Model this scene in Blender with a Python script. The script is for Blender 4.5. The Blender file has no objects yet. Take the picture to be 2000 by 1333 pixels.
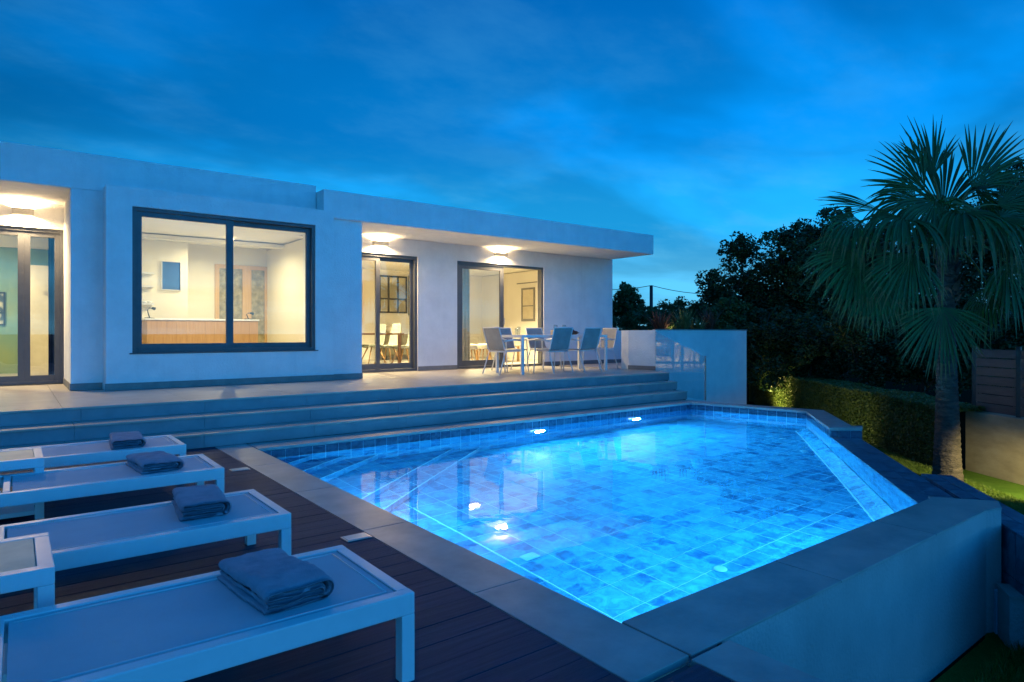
import bpy, bmesh, math, random
import numpy as np
from mathutils import Vector, Matrix, noise
from mathutils.geometry import tessellate_polygon
R = math.radians
random.seed(7); rng = np.random.default_rng(7)
scn = bpy.context.scene
col = scn.collection

# ------------------------------------------------------------------ camera, sky, exposure
cam = bpy.data.objects.new('camera', bpy.data.cameras.new('camera'))
col.objects.link(cam); scn.camera = cam
cam.location = (0, 0, 1.22); cam.rotation_euler = (R(90), 0, -R(37.7))
cam.data.lens = 36 * 1260 / 2000; cam.data.sensor_width = 36
cam.data.shift_y = -16.5 / 2000; cam.data.clip_end = 2000; cam.data.clip_start = 0.05

world = bpy.data.worlds.new("World"); scn.world = world; world.use_nodes = True
wn = world.node_tree.nodes; wl = world.node_tree.links; wn.clear()
def W_(t, **k):
    n = wn.new(t)
    for a, b in k.items(): setattr(n, a, b)
    return n
def wmath(op, a, b=None, c=None):
    n = W_('ShaderNodeMath', operation=op)
    for i, v in enumerate((a, b, c)):
        if v is None: continue
        if isinstance(v, (int, float)): n.inputs[i].default_value = v
        else: wl.new(v, n.inputs[i])
    return n.outputs[0]
tc = W_('ShaderNodeTexCoord'); sep = W_('ShaderNodeSeparateXYZ'); wl.new(tc.outputs['Generated'], sep.inputs[0])
X, Y, Z = sep.outputs
zc = wmath('MAXIMUM', Z, 0.0)
base = W_('ShaderNodeValToRGB'); wl.new(zc, base.inputs[0])
cr = base.color_ramp; cr.interpolation = 'EASE'
cr.elements[0].position = 0; cr.elements[0].color = (.16, .56, .82, 1)
cr.elements[1].position = 1; cr.elements[1].color = (.002, .21, .76, 1)
for p, c in ((.07, (.10, .54, .92, 1)), (.16, (.015, .42, .96, 1)), (.30, (.001, .27, .84, 1)), (.50, (.0, .185, .68, 1))):
    e = cr.elements.new(p); e.color = c
az = wmath('ADD', wmath('MULTIPLY', X, .822), wmath('MULTIPLY', Y, .569))
azr = W_('ShaderNodeMapRange'); azr.interpolation_type = 'SMOOTHSTEP'
wl.new(az, azr.inputs[0]); azr.inputs[1].default_value = .25; azr.inputs[2].default_value = 1.0
azr.inputs[3].default_value = .56; azr.inputs[4].default_value = 1.34
# cloud sheets: noise on a plane overhead
zz = wmath('ADD', zc, .16)
comb = W_('ShaderNodeCombineXYZ'); wl.new(wmath('DIVIDE', X, zz), comb.inputs[0]); wl.new(wmath('DIVIDE', Y, zz), comb.inputs[1])
mp = W_('ShaderNodeMapping'); mp.inputs['Rotation'].default_value = (0, 0, R(-28)); mp.inputs['Scale'].default_value = (.85, 1.05, 1)
mp.inputs['Location'].default_value = (3.3, 1.9, 0)
wl.new(comb.outputs[0], mp.inputs[0])
n1 = W_('ShaderNodeTexNoise'); n1.inputs['Scale'].default_value = 1.15; n1.inputs['Detail'].default_value = 4.5; n1.inputs['Roughness'].default_value = .50; n1.inputs['Distortion'].default_value = .35
wl.new(mp.outputs[0], n1.inputs[0])
cm = W_('ShaderNodeMapRange'); cm.interpolation_type = 'SMOOTHSTEP'; wl.new(n1.outputs[0], cm.inputs[0])
cm.inputs[1].default_value = .40; cm.inputs[2].default_value = .66; cm.inputs[3].default_value = .74; cm.inputs[4].default_value = 1.16
mp2 = W_('ShaderNodeMapping'); mp2.inputs['Scale'].default_value = (1.0, 1.5, 1); mp2.inputs['Rotation'].default_value = (0, 0, R(50)); wl.new(comb.outputs[0], mp2.inputs[0])
n2 = W_('ShaderNodeTexNoise'); n2.inputs['Scale'].default_value = 1.3; n2.inputs['Detail'].default_value = 8; n2.inputs['Roughness'].default_value = .6; wl.new(mp2.outputs[0], n2.inputs[0])
hz = W_('ShaderNodeMapRange'); wl.new(Z, hz.inputs[0]); hz.inputs[1].default_value = .02; hz.inputs[2].default_value = .26; hz.inputs[3].default_value = 1; hz.inputs[4].default_value = .2
wc = W_('ShaderNodeMapRange'); wc.interpolation_type = 'SMOOTHSTEP'; wl.new(n2.outputs[0], wc.inputs[0]); wc.inputs[1].default_value = .44; wc.inputs[2].default_value = .70
wisp = wmath('MULTIPLY', wc.outputs[0], hz.outputs[0])
bk = W_('ShaderNodeMapRange'); bk.interpolation_type = 'SMOOTHSTEP'; wl.new(wmath('ADD', Y, wmath('MULTIPLY', zc, .45)), bk.inputs[0])   # the dusk sky behind the camera is the brighter half
bk.inputs[1].default_value = .15; bk.inputs[2].default_value = -.75; bk.inputs[3].default_value = .78; bk.inputs[4].default_value = 3.8
mulv = wmath('MULTIPLY', wmath('MULTIPLY', azr.outputs[0], bk.outputs[0]), cm.outputs[0])
mx = W_('ShaderNodeVectorMath', operation='SCALE'); wl.new(base.outputs[0], mx.inputs[0]); wl.new(mulv, mx.inputs['Scale'])
deep = W_('ShaderNodeMix', data_type='RGBA', blend_type='MULTIPLY'); deep.inputs[0].default_value = 1.0; wl.new(mx.outputs[0], deep.inputs[6])
dcol = W_('ShaderNodeMapRange'); wl.new(Y, dcol.inputs[0]); dcol.inputs[1].default_value = .15; dcol.inputs[2].default_value = -.6; dcol.inputs[3].default_value = 1; dcol.inputs[4].default_value = .93
dcc = W_('ShaderNodeCombineColor'); wl.new(dcol.outputs[0], dcc.inputs[0]); wl.new(dcol.outputs[0], dcc.inputs[1]); dcc.inputs[2].default_value = 1.0; wl.new(dcc.outputs[0], deep.inputs[7])
mixw = W_('ShaderNodeMix', data_type='RGBA'); wl.new(wmath('MULTIPLY', wisp, .55), mixw.inputs[0]); wl.new(deep.outputs[2], mixw.inputs[6]); mixw.inputs[7].default_value = (.14, .60, .95, 1)
bg = W_('ShaderNodeBackground'); bg.inputs[1].default_value = 1.0; wl.new(mixw.outputs[2], bg.inputs[0])
wo = W_('ShaderNodeOutputWorld'); wl.new(bg.outputs[0], wo.inputs[0])

scn.view_settings.view_transform = 'Standard'; scn.view_settings.look = 'None'
scn.view_settings.exposure = 0.0; scn.view_settings.gamma = 1.0; scn.view_settings.use_curve_mapping = False
scn.render.engine = 'CYCLES'
scn.cycles.use_denoising = True; scn.cycles.max_bounces = 10; scn.cycles.transparent_max_bounces = 16
scn.cycles.glossy_bounces = 5; scn.cycles.transmission_bounces = 6; scn.cycles.diffuse_bounces = 4
scn.cycles.sample_clamp_indirect = 6; scn.cycles.blur_glossy = .3

# ------------------------------------------------------------------ helpers
HC = 1.22
RT = Vector((.7912, -.6115, 0)); FW = Vector((.6115, .7912, 0)); UP = Vector((0, 0, 1))
def at(px, py, f):
    """place seen at photo pixel (px,py), f metres ahead of the camera"""
    return Vector((0, 0, HC)) + FW * f + RT * ((px - 1000) / 1260 * f) + UP * ((650 - py) / 1260 * f)

def wloc(o):
    v = Vector((0, 0, 0))
    while o is not None: v = v + o.location; o = o.parent
    return v
def link(name, me, parent=None):
    o = bpy.data.objects.new(name, me); col.objects.link(o)
    if parent is not None: o.parent = parent
    return o
def tag(o, label=None, cat=None, group=None, kind=None):
    if label: o['label'] = label
    if cat: o['category'] = cat
    if group: o['group'] = group
    if kind: o['kind'] = kind
    return o
def thing(name, loc=(0, 0, 0), label=None, cat=None, group=None, kind=None):
    o = bpy.data.objects.new(name, None); col.objects.link(o); o.location = loc; o.empty_display_size = .1
    return tag(o, label, cat, group, kind)

class MB:
    """collects shapes given in world coordinates; build() links them as one object"""
    def __init__(s): s.v = []; s.f = []; s.sm = []
    def add(s, vs, fs, smooth=False):
        b = len(s.v); s.v += [tuple(v) for v in vs]; s.f += [tuple(b + i for i in f) for f in fs]; s.sm += [smooth] * len(fs); return s
    def box(s, x0, x1, y0, y1, z0, z1, bev=0):
        if bev:
            bm = bmesh.new(); bmesh.ops.create_cube(bm, size=1)
            for v in bm.verts: v.co = Vector(((x0 + x1) / 2 + v.co.x * (x1 - x0), (y0 + y1) / 2 + v.co.y * (y1 - y0), (z0 + z1) / 2 + v.co.z * (z1 - z0)))
            bmesh.ops.bevel(bm, geom=bm.edges[:], offset=bev, segments=2, affect='EDGES', profile=.5)
            bm.verts.index_update()
            s.add([v.co for v in bm.verts], [[v.index for v in f.verts] for f in bm.faces]); bm.free(); return s
        vs = [(x, y, z) for z in (z0, z1) for y in (y0, y1) for x in (x0, x1)]
        return s.add(vs, [(0, 2, 3, 1), (4, 5, 7, 6), (0, 1, 5, 4), (1, 3, 7, 5), (3, 2, 6, 7), (2, 0, 4, 6)])
    def prism(s, pts, z0, z1, bev=0):
        """vertical prism over a polygon given counter-clockwise"""
        bm = bmesh.new()
        lo = [bm.verts.new((p[0], p[1], z0)) for p in pts]; hi = [bm.verts.new((p[0], p[1], z1)) for p in pts]
        n = len(pts); bm.faces.new(lo[::-1]); bm.faces.new(hi)
        for i in range(n): bm.faces.new((lo[i], lo[(i + 1) % n], hi[(i + 1) % n], hi[i]))
        if bev: bmesh.ops.bevel(bm, geom=bm.edges[:], offset=bev, segments=2, affect='EDGES', profile=.5)
        bmesh.ops.recalc_face_normals(bm, faces=bm.faces[:])
        bm.verts.index_update()
        s.add([v.co for v in bm.verts], [[v.index for v in f.verts] for f in bm.faces]); bm.free(); return s
    def tube(s, pts, r, n=8, caps=True):
        pts = [Vector(p) for p in pts]; rs = r if isinstance(r, (list, tuple)) else [r] * len(pts)
        vs = []; fs = []
        up = Vector((0, 0, 1))
        for i, p in enumerate(pts):
            d = (pts[min(i + 1, len(pts) - 1)] - pts[max(i - 1, 0)]).normalized()
            ref = up if abs(d.z) < .95 else Vector((1, 0, 0))
            a = d.cross(ref).normalized(); b = a.cross(d)
            for k in range(n):
                t = 2 * math.pi * k / n; vs.append(p + (a * math.cos(t) + b * math.sin(t)) * rs[i])
        for i in range(len(pts) - 1):
            for k in range(n):
                fs.append((i * n + k, i * n + (k + 1) % n, (i + 1) * n + (k + 1) % n, (i + 1) * n + k))
        if caps: fs.append(tuple(range(n))[::-1]); fs.append(tuple((len(pts) - 1) * n + k for k in range(n)))
        return s.add(vs, fs, True)
    def bar(s, a, b, w, h=None):
        """square bar from a to b"""
        a = Vector(a); b = Vector(b); h = h or w
        d = (b - a).normalized(); ref = Vector((0, 0, 1)) if abs(d.z) < .9 else Vector((0, 1, 0))
        x = d.cross(ref).normalized() * w / 2; y = x.cross(d).normalized() * h / 2
        vs = [a - x - y, a + x - y, a + x + y, a - x + y, b - x - y, b + x - y, b + x + y, b - x + y]
        return s.add(vs, [(0, 1, 2, 3), (4, 7, 6, 5), (0, 4, 5, 1), (1, 5, 6, 2), (2, 6, 7, 3), (3, 7, 4, 0)])
    def lathe(s, c, prof, n=20):
        vs = []; fs = []
        for r_, z in prof:
            for k in range(n):
                t = 2 * math.pi * k / n; vs.append((c[0] + r_ * math.cos(t), c[1] + r_ * math.sin(t), c[2] + z))
        for i in range(len(prof) - 1):
            for k in range(n): fs.append((i * n + k, i * n + (k + 1) % n, (i + 1) * n + (k + 1) % n, (i + 1) * n + k))
        return s.add(vs, fs, True)
    def build(s, name, m, parent=None, autosm=False):
        off = wloc(parent) if parent is not None else Vector((0, 0, 0))
        me = bpy.data.meshes.new(name); me.from_pydata([(v[0] - off.x, v[1] - off.y, v[2] - off.z) for v in s.v], [], s.f)
        me.polygons.foreach_set('use_smooth', s.sm); me.materials.append(m); me.update()
        return link(name, me, parent)
def npmesh(name, V, F, m, parent=None, smooth=False):
    """V (n,3), F (k,4 or 3) numpy"""
    off = wloc(parent) if parent is not None else Vector((0, 0, 0))
    me = bpy.data.meshes.new(name); V = V - np.array(off)
    k = F.shape[1]
    me.vertices.add(len(V)); me.vertices.foreach_set('co', V.astype(np.float32).ravel())
    me.loops.add(F.size); me.loops.foreach_set('vertex_index', F.astype(np.int32).ravel())
    me.polygons.add(len(F)); me.polygons.foreach_set('loop_start', np.arange(0, F.size, k, dtype=np.int32))
    me.polygons.foreach_set('loop_total', np.full(len(F), k, dtype=np.int32))
    if smooth: me.polygons.foreach_set('use_smooth', np.ones(len(F), bool))
    me.materials.append(m); me.update(calc_edges=True); me.validate()
    return link(name, me, parent)
def copy_tree(o, parent=None):
    c = o.copy(); col.objects.link(c); c.parent = parent
    for ch in list(o.children): copy_tree(ch, c)
    return c

# ------------------------------------------------------------------ materials
def newmat(name):
    m = bpy.data.materials.new(name); m.use_nodes = True
    return m, m.node_tree.nodes, m.node_tree.links, m.node_tree.nodes['Principled BSDF']
def mat(name, c1, c2=None, scale=4, rough=.6, bump=0, bscale=None, metal=0, stretch=None, detail=5, coord='pos', spec=None, streak=0, rnd=0, bdist=.01, lo=.35, hi=.65):
    m, N, L, P = newmat(name)
    P.inputs['Roughness'].default_value = rough; P.inputs['Metallic'].default_value = metal
    if spec is not None: P.inputs['Specular IOR Level'].default_value = spec
    if coord == 'pos': g = N.new('ShaderNodeNewGeometry'); src = g.outputs['Position']
    else: g = N.new('ShaderNodeTexCoord'); src = g.outputs['Object']
    oi = N.new('ShaderNodeObjectInfo')
    mp = N.new('ShaderNodeMapping'); L.new(src, mp.inputs[0])
    if stretch: mp.inputs['Scale'].default_value = stretch
    if coord != 'pos': L.new(oi.outputs['Random'], mp.inputs['Location'])
    c2 = c2 or tuple(x * .82 for x in c1)
    n = N.new('ShaderNodeTexNoise'); n.inputs['Scale'].default_value = scale; n.inputs['Detail'].default_value = detail; n.inputs['Roughness'].default_value = .6
    L.new(mp.outputs[0], n.inputs[0])
    r = N.new('ShaderNodeValToRGB'); r.color_ramp.elements[0].position = lo; r.color_ramp.elements[1].position = hi
    r.color_ramp.elements[0].color = (*c1, 1); r.color_ramp.elements[1].color = (*c2, 1); L.new(n.outputs[0], r.inputs[0])
    out = r.outputs[0]
    if rnd:
        mr = N.new('ShaderNodeMapRange'); L.new(oi.outputs['Random'], mr.inputs[0]); mr.inputs[3].default_value = 1 - rnd; mr.inputs[4].default_value = 1 + rnd
        vm = N.new('ShaderNodeVectorMath'); vm.operation = 'SCALE'; L.new(out, vm.inputs[0]); L.new(mr.outputs[0], vm.inputs['Scale']); out = vm.outputs[0]
    if streak:   # rain streaks: noise drawn out vertically
        m2 = N.new('ShaderNodeMapping'); m2.inputs['Scale'].default_value = (7, 7, .35); L.new(src, m2.inputs[0])
        n3 = N.new('ShaderNodeTexNoise'); n3.inputs['Scale'].default_value = 1.0; n3.inputs['Detail'].default_value = 6; L.new(m2.outputs[0], n3.inputs[0])
        mr3 = N.new('ShaderNodeMapRange'); L.new(n3.outputs[0], mr3.inputs[0]); mr3.inputs[1].default_value = .52; mr3.inputs[2].default_value = .75; mr3.inputs[3].default_value = 1; mr3.inputs[4].default_value = 1 - streak
        v3 = N.new('ShaderNodeVectorMath'); v3.operation = 'SCALE'; L.new(out, v3.inputs[0]); L.new(mr3.outputs[0], v3.inputs['Scale']); out = v3.outputs[0]
    L.new(out, P.inputs['Base Color'])
    rr = N.new('ShaderNodeMapRange'); L.new(n.outputs[0], rr.inputs[0]); rr.inputs[3].default_value = rough * .85; rr.inputs[4].default_value = min(1, rough * 1.15); L.new(rr.outputs[0], P.inputs['Roughness'])
    if bump:
        b = N.new('ShaderNodeTexNoise'); b.inputs['Scale'].default_value = bscale or scale * 6; b.inputs['Detail'].default_value = 6; L.new(mp.outputs[0], b.inputs[0])
        bp = N.new('ShaderNodeBump'); bp.inputs['Strength'].default_value = bump; bp.inputs['Distance'].default_value = bdist
        L.new(b.outputs[0], bp.inputs['Height']); L.new(bp.outputs[0], P.inputs['Normal'])
    return m
def emit(name, c, s):
    m = bpy.data.materials.new(name); m.use_nodes = True; N = m.node_tree.nodes; N.clear()
    e = N.new('ShaderNodeEmission'); e.inputs[0].default_value = (*c, 1); e.inputs[1].default_value = s
    o = N.new('ShaderNodeOutputMaterial'); m.node_tree.links.new(e.outputs[0], o.inputs[0]); return m
def paneglass(name, tint=(.97, .98, .97), ior=1.5, boost=1.0):
    m = bpy.data.materials.new(name); m.use_nodes = True; N = m.node_tree.nodes; L = m.node_tree.links; N.clear()
    t = N.new('ShaderNodeBsdfTransparent'); t.inputs[0].default_value = (*tint, 1)
    g = N.new('ShaderNodeBsdfGlossy'); g.inputs['Roughness'].default_value = 0.0
    f = N.new('ShaderNodeLayerWeight'); f.inputs[0].default_value = .5
    q = N.new('ShaderNodeMath'); q.operation = 'POWER'; L.new(f.outputs['Facing'], q.inputs[0]); q.inputs[1].default_value = 4.5
    k = N.new('ShaderNodeMath'); k.operation = 'MULTIPLY_ADD'; k.use_clamp = True; L.new(q.outputs[0], k.inputs[0]); k.inputs[1].default_value = .9 * boost; k.inputs[2].default_value = .045 * boost
    x = N.new('ShaderNodeMixShader'); L.new(k.outputs[0], x.inputs[0]); L.new(t.outputs[0], x.inputs[1]); L.new(g.outputs[0], x.inputs[2])
    o = N.new('ShaderNodeOutputMaterial'); L.new(x.outputs[0], o.inputs[0]); return m

M = {}
M['stucco'] = mat('white_stucco', (.80, .79, .77), (.69, .685, .67), 3.5, .85, 1.0, 45, streak=.05, bdist=.008, detail=10, lo=.3, hi=.75)
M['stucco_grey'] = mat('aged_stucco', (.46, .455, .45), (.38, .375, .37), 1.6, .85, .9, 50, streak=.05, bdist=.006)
M['inner'] = mat('inner_paint', (.80, .76, .66), (.77, .73, .63), 2, .7)
M['ceil'] = mat('ceiling_paint', (.82, .79, .70), (.80, .77, .68), 2, .8)
M['alu'] = mat('anthracite_aluminium', (.085, .09, .10), (.07, .075, .085), 8, .38, spec=.5)
M['skirt'] = mat('skirting_stone', (.22, .21, .20), (.17, .165, .16), 7, .5)
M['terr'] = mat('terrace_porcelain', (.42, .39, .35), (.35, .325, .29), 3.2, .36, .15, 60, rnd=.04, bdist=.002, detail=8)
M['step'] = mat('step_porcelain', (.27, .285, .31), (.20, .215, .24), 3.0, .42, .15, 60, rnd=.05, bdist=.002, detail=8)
M['coping'] = mat('coping_stone', (.42, .395, .37), (.29, .275, .265), 3.4, .38, .25, 45, rnd=.05, bdist=.002, detail=9)
M['grout'] = mat('grout_dark', (.10, .10, .10), None, 10, .9)
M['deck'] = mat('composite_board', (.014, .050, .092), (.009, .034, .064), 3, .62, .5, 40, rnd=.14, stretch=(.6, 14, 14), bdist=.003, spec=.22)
M['deckbase'] = mat('deck_substructure', (.09, .10, .12), None, 6, .9)
M['wframe'] = mat('white_powder_coat', (.74, .75, .76), (.70, .71, .72), 12, .32)
M['sling'] = mat('sling_fabric', (.58, .59, .62), (.52, .53, .57), 3, .8, .5, 420, bdist=.002)
M['taupe'] = mat('taupe_sling', (.42, .38, .35), (.36, .33, .30), 6, .8, .4, 420, bdist=.002)
M['ttop'] = mat('cream_table_top', (.74, .63, .46), (.64, .54, .39), 9, .45, .1, 50)
M['towel'] = mat('blue_terry', (.50, .48, .56), (.37, .36, .44), 16, .95, 1.0, 330, bdist=.008, spec=.1)
M['black'] = mat('black_metal', (.03, .03, .033), None, 9, .4)
M['wood'] = mat('oak_veneer', (.50, .29, .12), (.40, .22, .085), 5, .5, .1, 60, stretch=(9, 9, .5))
M['woodd'] = mat('walnut', (.20, .09, .035), (.14, .06, .025), 5, .5, stretch=(1, 6, 6))
M['sage'] = mat('sage_upholstery', (.36, .38, .31), (.30, .32, .26), 10, .9, .3, 200)
M['curtain'] = mat('beige_curtain', (.62, .55, .40), (.55, .48, .34), 6, .9)
M['bcurtain'] = mat('blue_curtain', (.03, .07, .16), (.02, .05, .11), 6, .9)
M['teal'] = mat('teal_mural_wall', (.16, .30, .27), (.26, .34, .19), 1.1, .8)
M['steel'] = mat('brushed_steel', (.55, .55, .55), None, 10, .3, metal=1)
M['picture'] = mat('blue_artwork', (.03, .09, .30), (.045, .13, .34), 2, .5)
M['art'] = mat('dark_artwork', (.10, .07, .03), (.22, .20, .17), 5, .5)
M['cush'] = mat('cushion_fabric', (.60, .55, .45), (.50, .45, .36), 8, .9)
M['conc'] = mat('beige_rendered_wall', (.36, .30, .22), (.27, .22, .16), 3.0, .9, .6, 30, bdist=.006, stretch=(1, 1, 2.5))
M['fence'] = mat('dark_slat', (.060, .060, .070), (.045, .045, .055), 4, .6, .2, 40, stretch=(1, 1, 8))
M['soil'] = mat('soil', (.022, .018, .012), None, 10, .95, .5, spec=0)
M['lawn'] = mat('lawn', (.05, .10, .016), (.07, .13, .022), 5, .95, .6, 80, bdist=.02, spec=.05)
M['plastic'] = mat('white_plastic', (.78, .78, .78), None, 10, .35)
M['glass'] = paneglass('window_glass', boost=1.5)
M['bglass'] = paneglass('balustrade_glass', (.88, .94, .96), 1.4, .9)
M['tglass'] = paneglass('table_glass', (.92, .95, .95), 1.5, 1.6)
M['wine'] = mat('red_drink', (.45, .02, .015), None, 4, .2)
M['grape'] = mat('dark_grapes', (.05, .008, .015), (.09, .012, .02), 6, .35)
M['terracotta'] = mat('woven_bowl', (.25, .12, .06), None, 9, .6)
M['lens'] = emit('pool_lamp_lens', (.72, .93, 1.0), 25)
M['plate'] = mat('etched_glass_plate', (.22, .42, .42), (.30, .50, .50), 30, .3)

# pool tile: marbled blue porcelain printed as a 16 cm chequer
def pooltile(name, ca, cb, cc):
    m, N, L, P = newmat(name)
    t = N.new('ShaderNodeTexCoord'); oi = N.new('ShaderNodeObjectInfo'); g = N.new('ShaderNodeNewGeometry')
    sn = N.new('ShaderNodeVectorMath'); sn.operation = 'SNAP'; L.new(t.outputs['Object'], sn.inputs[0]); sn.inputs[1].default_value = (.16, .16, .16)
    sc = N.new('ShaderNodeVectorMath'); sc.operation = 'ADD'; L.new(sn.outputs[0], sc.inputs[0])
    cb_ = N.new('ShaderNodeCombineXYZ'); m1 = N.new('ShaderNodeMath'); m1.operation = 'MULTIPLY'; L.new(oi.outputs['Random'], m1.inputs[0]); m1.inputs[1].default_value = 57.0
    L.new(m1.outputs[0], cb_.inputs[2]); L.new(cb_.outputs[0], sc.inputs[1])
    wnz = N.new('ShaderNodeTexWhiteNoise'); wnz.noise_dimensions = '3D'; L.new(sc.outputs[0], wnz.inputs[0])
    n = N.new('ShaderNodeTexNoise'); n.inputs['Scale'].default_value = 9; n.inputs['Detail'].default_value = 8; n.inputs['Roughness'].default_value = .68; n.inputs['Distortion'].default_value = 1.2
    L.new(g.outputs['Position'], n.inputs[0])
    # soft-edged darker squares inside the 16 cm cells
    fr_ = N.new('ShaderNodeVectorMath'); fr_.operation = 'SUBTRACT'; L.new(t.outputs['Object'], fr_.inputs[0]); L.new(sn.outputs[0], fr_.inputs[1])
    s3 = N.new('ShaderNodeSeparateXYZ'); L.new(fr_.outputs[0], s3.inputs[0])
    def mm(op, a, b=None):
        q = N.new('ShaderNodeMath'); q.operation = op
        for i, v in enumerate((a, b)):
            if v is None: continue
            if isinstance(v, (int, float)): q.inputs[i].default_value = v
            else: L.new(v, q.inputs[i])
        return q.outputs[0]
    ax = mm('ABSOLUTE', mm('SUBTRACT', s3.outputs[0], .08)); ay = mm('ABSOLUTE', mm('SUBTRACT', s3.outputs[1], .08))
    mxx = mm('ADD', mm('MAXIMUM', ax, ay), mm('MULTIPLY', mm('SUBTRACT', n.outputs[0], .5), .10))
    msk = N.new('ShaderNodeMapRange'); L.new(mxx, msk.inputs[0]); msk.inputs[1].default_value = .082; msk.inputs[2].default_value = .052
    pw_ = mm('POWER', wnz.outputs[0], 1.4)
    dark = mm('MULTIPLY', mm('MULTIPLY', msk.outputs[0], pw_), .40)
    base_ = mm('ADD', .60, mm('MULTIPLY', mm('SUBTRACT', n.outputs[0], .5), 1.5))
    class _o: pass
    mix = _o(); mix.outputs = [mm('SUBTRACT', base_, dark)]
    r = N.new('ShaderNodeValToRGB'); e = r.color_ramp.elements
    e[0].position = .12; e[0].color = (*ca, 1); e[1].position = .86; e[1].color = (*cc, 1); x = e.new(.48); x.color = (*cb, 1)
    L.new(mix.outputs[0], r.inputs[0]); L.new(r.outputs[0], P.inputs['Base Color'])
    P.inputs['Roughness'].default_value = .28
    bp = N.new('ShaderNodeBump'); bp.inputs['Strength'].default_value = .15; bp.inputs['Distance'].default_value = .004; L.new(n.outputs[0], bp.inputs['Height']); L.new(bp.outputs[0], P.inputs['Normal'])
    return m
M['ptile'] = pooltile('blue_pool_tile', (.008, .075, .21), (.022, .20, .40), (.05, .33, .50))
M['band'] = pooltile('shade_toned_pool_tile', (.010, .030, .075), (.025, .075, .14), (.06, .14, .20))  # same tile as below water; shade of the dry row put into its colour
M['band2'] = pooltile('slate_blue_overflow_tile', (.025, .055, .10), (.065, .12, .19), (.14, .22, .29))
M['loak'] = mat('light_oak', (.62, .42, .20), (.54, .35, .15), 5, .5, .1, 60, stretch=(9, 9, .5))
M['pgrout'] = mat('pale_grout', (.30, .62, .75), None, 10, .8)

def water_mat():
    m = bpy.data.materials.new('pool_water'); m.use_nodes = True; N = m.node_tree.nodes; L = m.node_tree.links; N.clear()
    g = N.new('ShaderNodeBsdfGlass'); g.inputs['IOR'].default_value = 1.333; g.inputs['Roughness'].default_value = 0
    g.inputs[0].default_value = (.93, .99, 1, 1)
    geo = N.new('ShaderNodeNewGeometry')
    n = N.new('ShaderNodeTexNoise'); n.inputs['Scale'].default_value = 3.2; n.inputs['Detail'].default_value = 3; n.inputs['Roughness'].default_value = .5; L.new(geo.outputs['Position'], n.inputs[0])
    n2_ = N.new('ShaderNodeTexNoise'); n2_.inputs['Scale'].default_value = 1.1; n2_.inputs['Detail'].default_value = 2; L.new(geo.outputs['Position'], n2_.inputs[0])
    ad = N.new('ShaderNodeMath'); ad.operation = 'MULTIPLY_ADD'; L.new(n.outputs[0], ad.inputs[0]); ad.inputs[1].default_value = .35; L.new(n2_.outputs[0], ad.inputs[2])
    b = N.new('ShaderNodeBump'); b.inputs['Strength'].default_value = 1.0; b.inputs['Distance'].default_value = .0032; L.new(ad.outputs[0], b.inputs['Height']); L.new(b.outputs[0], g.inputs['Normal'])
    o = N.new('ShaderNodeOutputMaterial'); L.new(g.outputs[0], o.inputs[0]); return m
M['water'] = water_mat()

def leafmat(name, c1, c2, trans=.25, scale=1.5):
    m, N, L, P = newmat(name)
    g = N.new('ShaderNodeNewGeometry'); n = N.new('ShaderNodeTexNoise'); n.inputs['Scale'].default_value = scale; n.inputs['Detail'].default_value = 6; L.new(g.outputs['Position'], n.inputs[0])
    r = N.new('ShaderNodeValToRGB'); r.color_ramp.elements[0].position = .35; r.color_ramp.elements[1].position = .65; r.color_ramp.elements[0].color = (*c1, 1); r.color_ramp.elements[1].color = (*c2, 1)
    L.new(n.outputs[0], r.inputs[0]); L.new(r.outputs[0], P.inputs['Base Color']); P.inputs['Roughness'].default_value = .5
    t = N.new('ShaderNodeBsdfTranslucent'); L.new(r.outputs[0], t.inputs[0])
    x = N.new('ShaderNodeMixShader'); x.inputs[0].default_value = trans; L.new(P.outputs[0], x.inputs[1]); L.new(t.outputs[0], x.inputs[2])
    L.new(x.outputs[0], N['Material Output'].inputs[0]); return m
M['leaf'] = leafmat('dark_tree_leaf', (.018, .052, .018), (.034, .080, .024))
M['leaf2'] = leafmat('shrub_leaf', (.026, .085, .028), (.05, .12, .032))
M['hedgeleaf'] = leafmat('hedge_leaf', (.055, .10, .022), (.09, .13, .032), scale=6)
M['palmleaf'] = leafmat('palm_leaf', (.016, .11, .034), (.042, .155, .038), .3, 5)
M['palmtip'] = leafmat('palm_leaf_tip', (.10, .15, .04), (.17, .14, .05), .3, 5)
M['grass'] = leafmat('grass_blade', (.09, .16, .02), (.15, .22, .03), .3, 8)
M['phor'] = leafmat('flax_leaf_green', (.09, .12, .035), (.20, .20, .07), .2, 12)
M['phorr'] = leafmat('flax_leaf_red', (.10, .035, .025), (.16, .07, .04), .2, 12)
M['bark'] = mat('tree_bark', (.05, .04, .03), (.03, .025, .02), 6, .9, .8)
M['petiole'] = mat('palm_petiole', (.14, .14, .035), (.09, .12, .03), 6, .5)
M['pbark'] = mat('palm_bark', (.105, .08, .065), (.04, .034, .03), 7, .9, 1.0, 22, stretch=(1, 1, 3.2), bdist=.03)
M['boot'] = mat('palm_leaf_base', (.24, .11, .06), (.11, .06, .045), 7, .8, .6)
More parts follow.
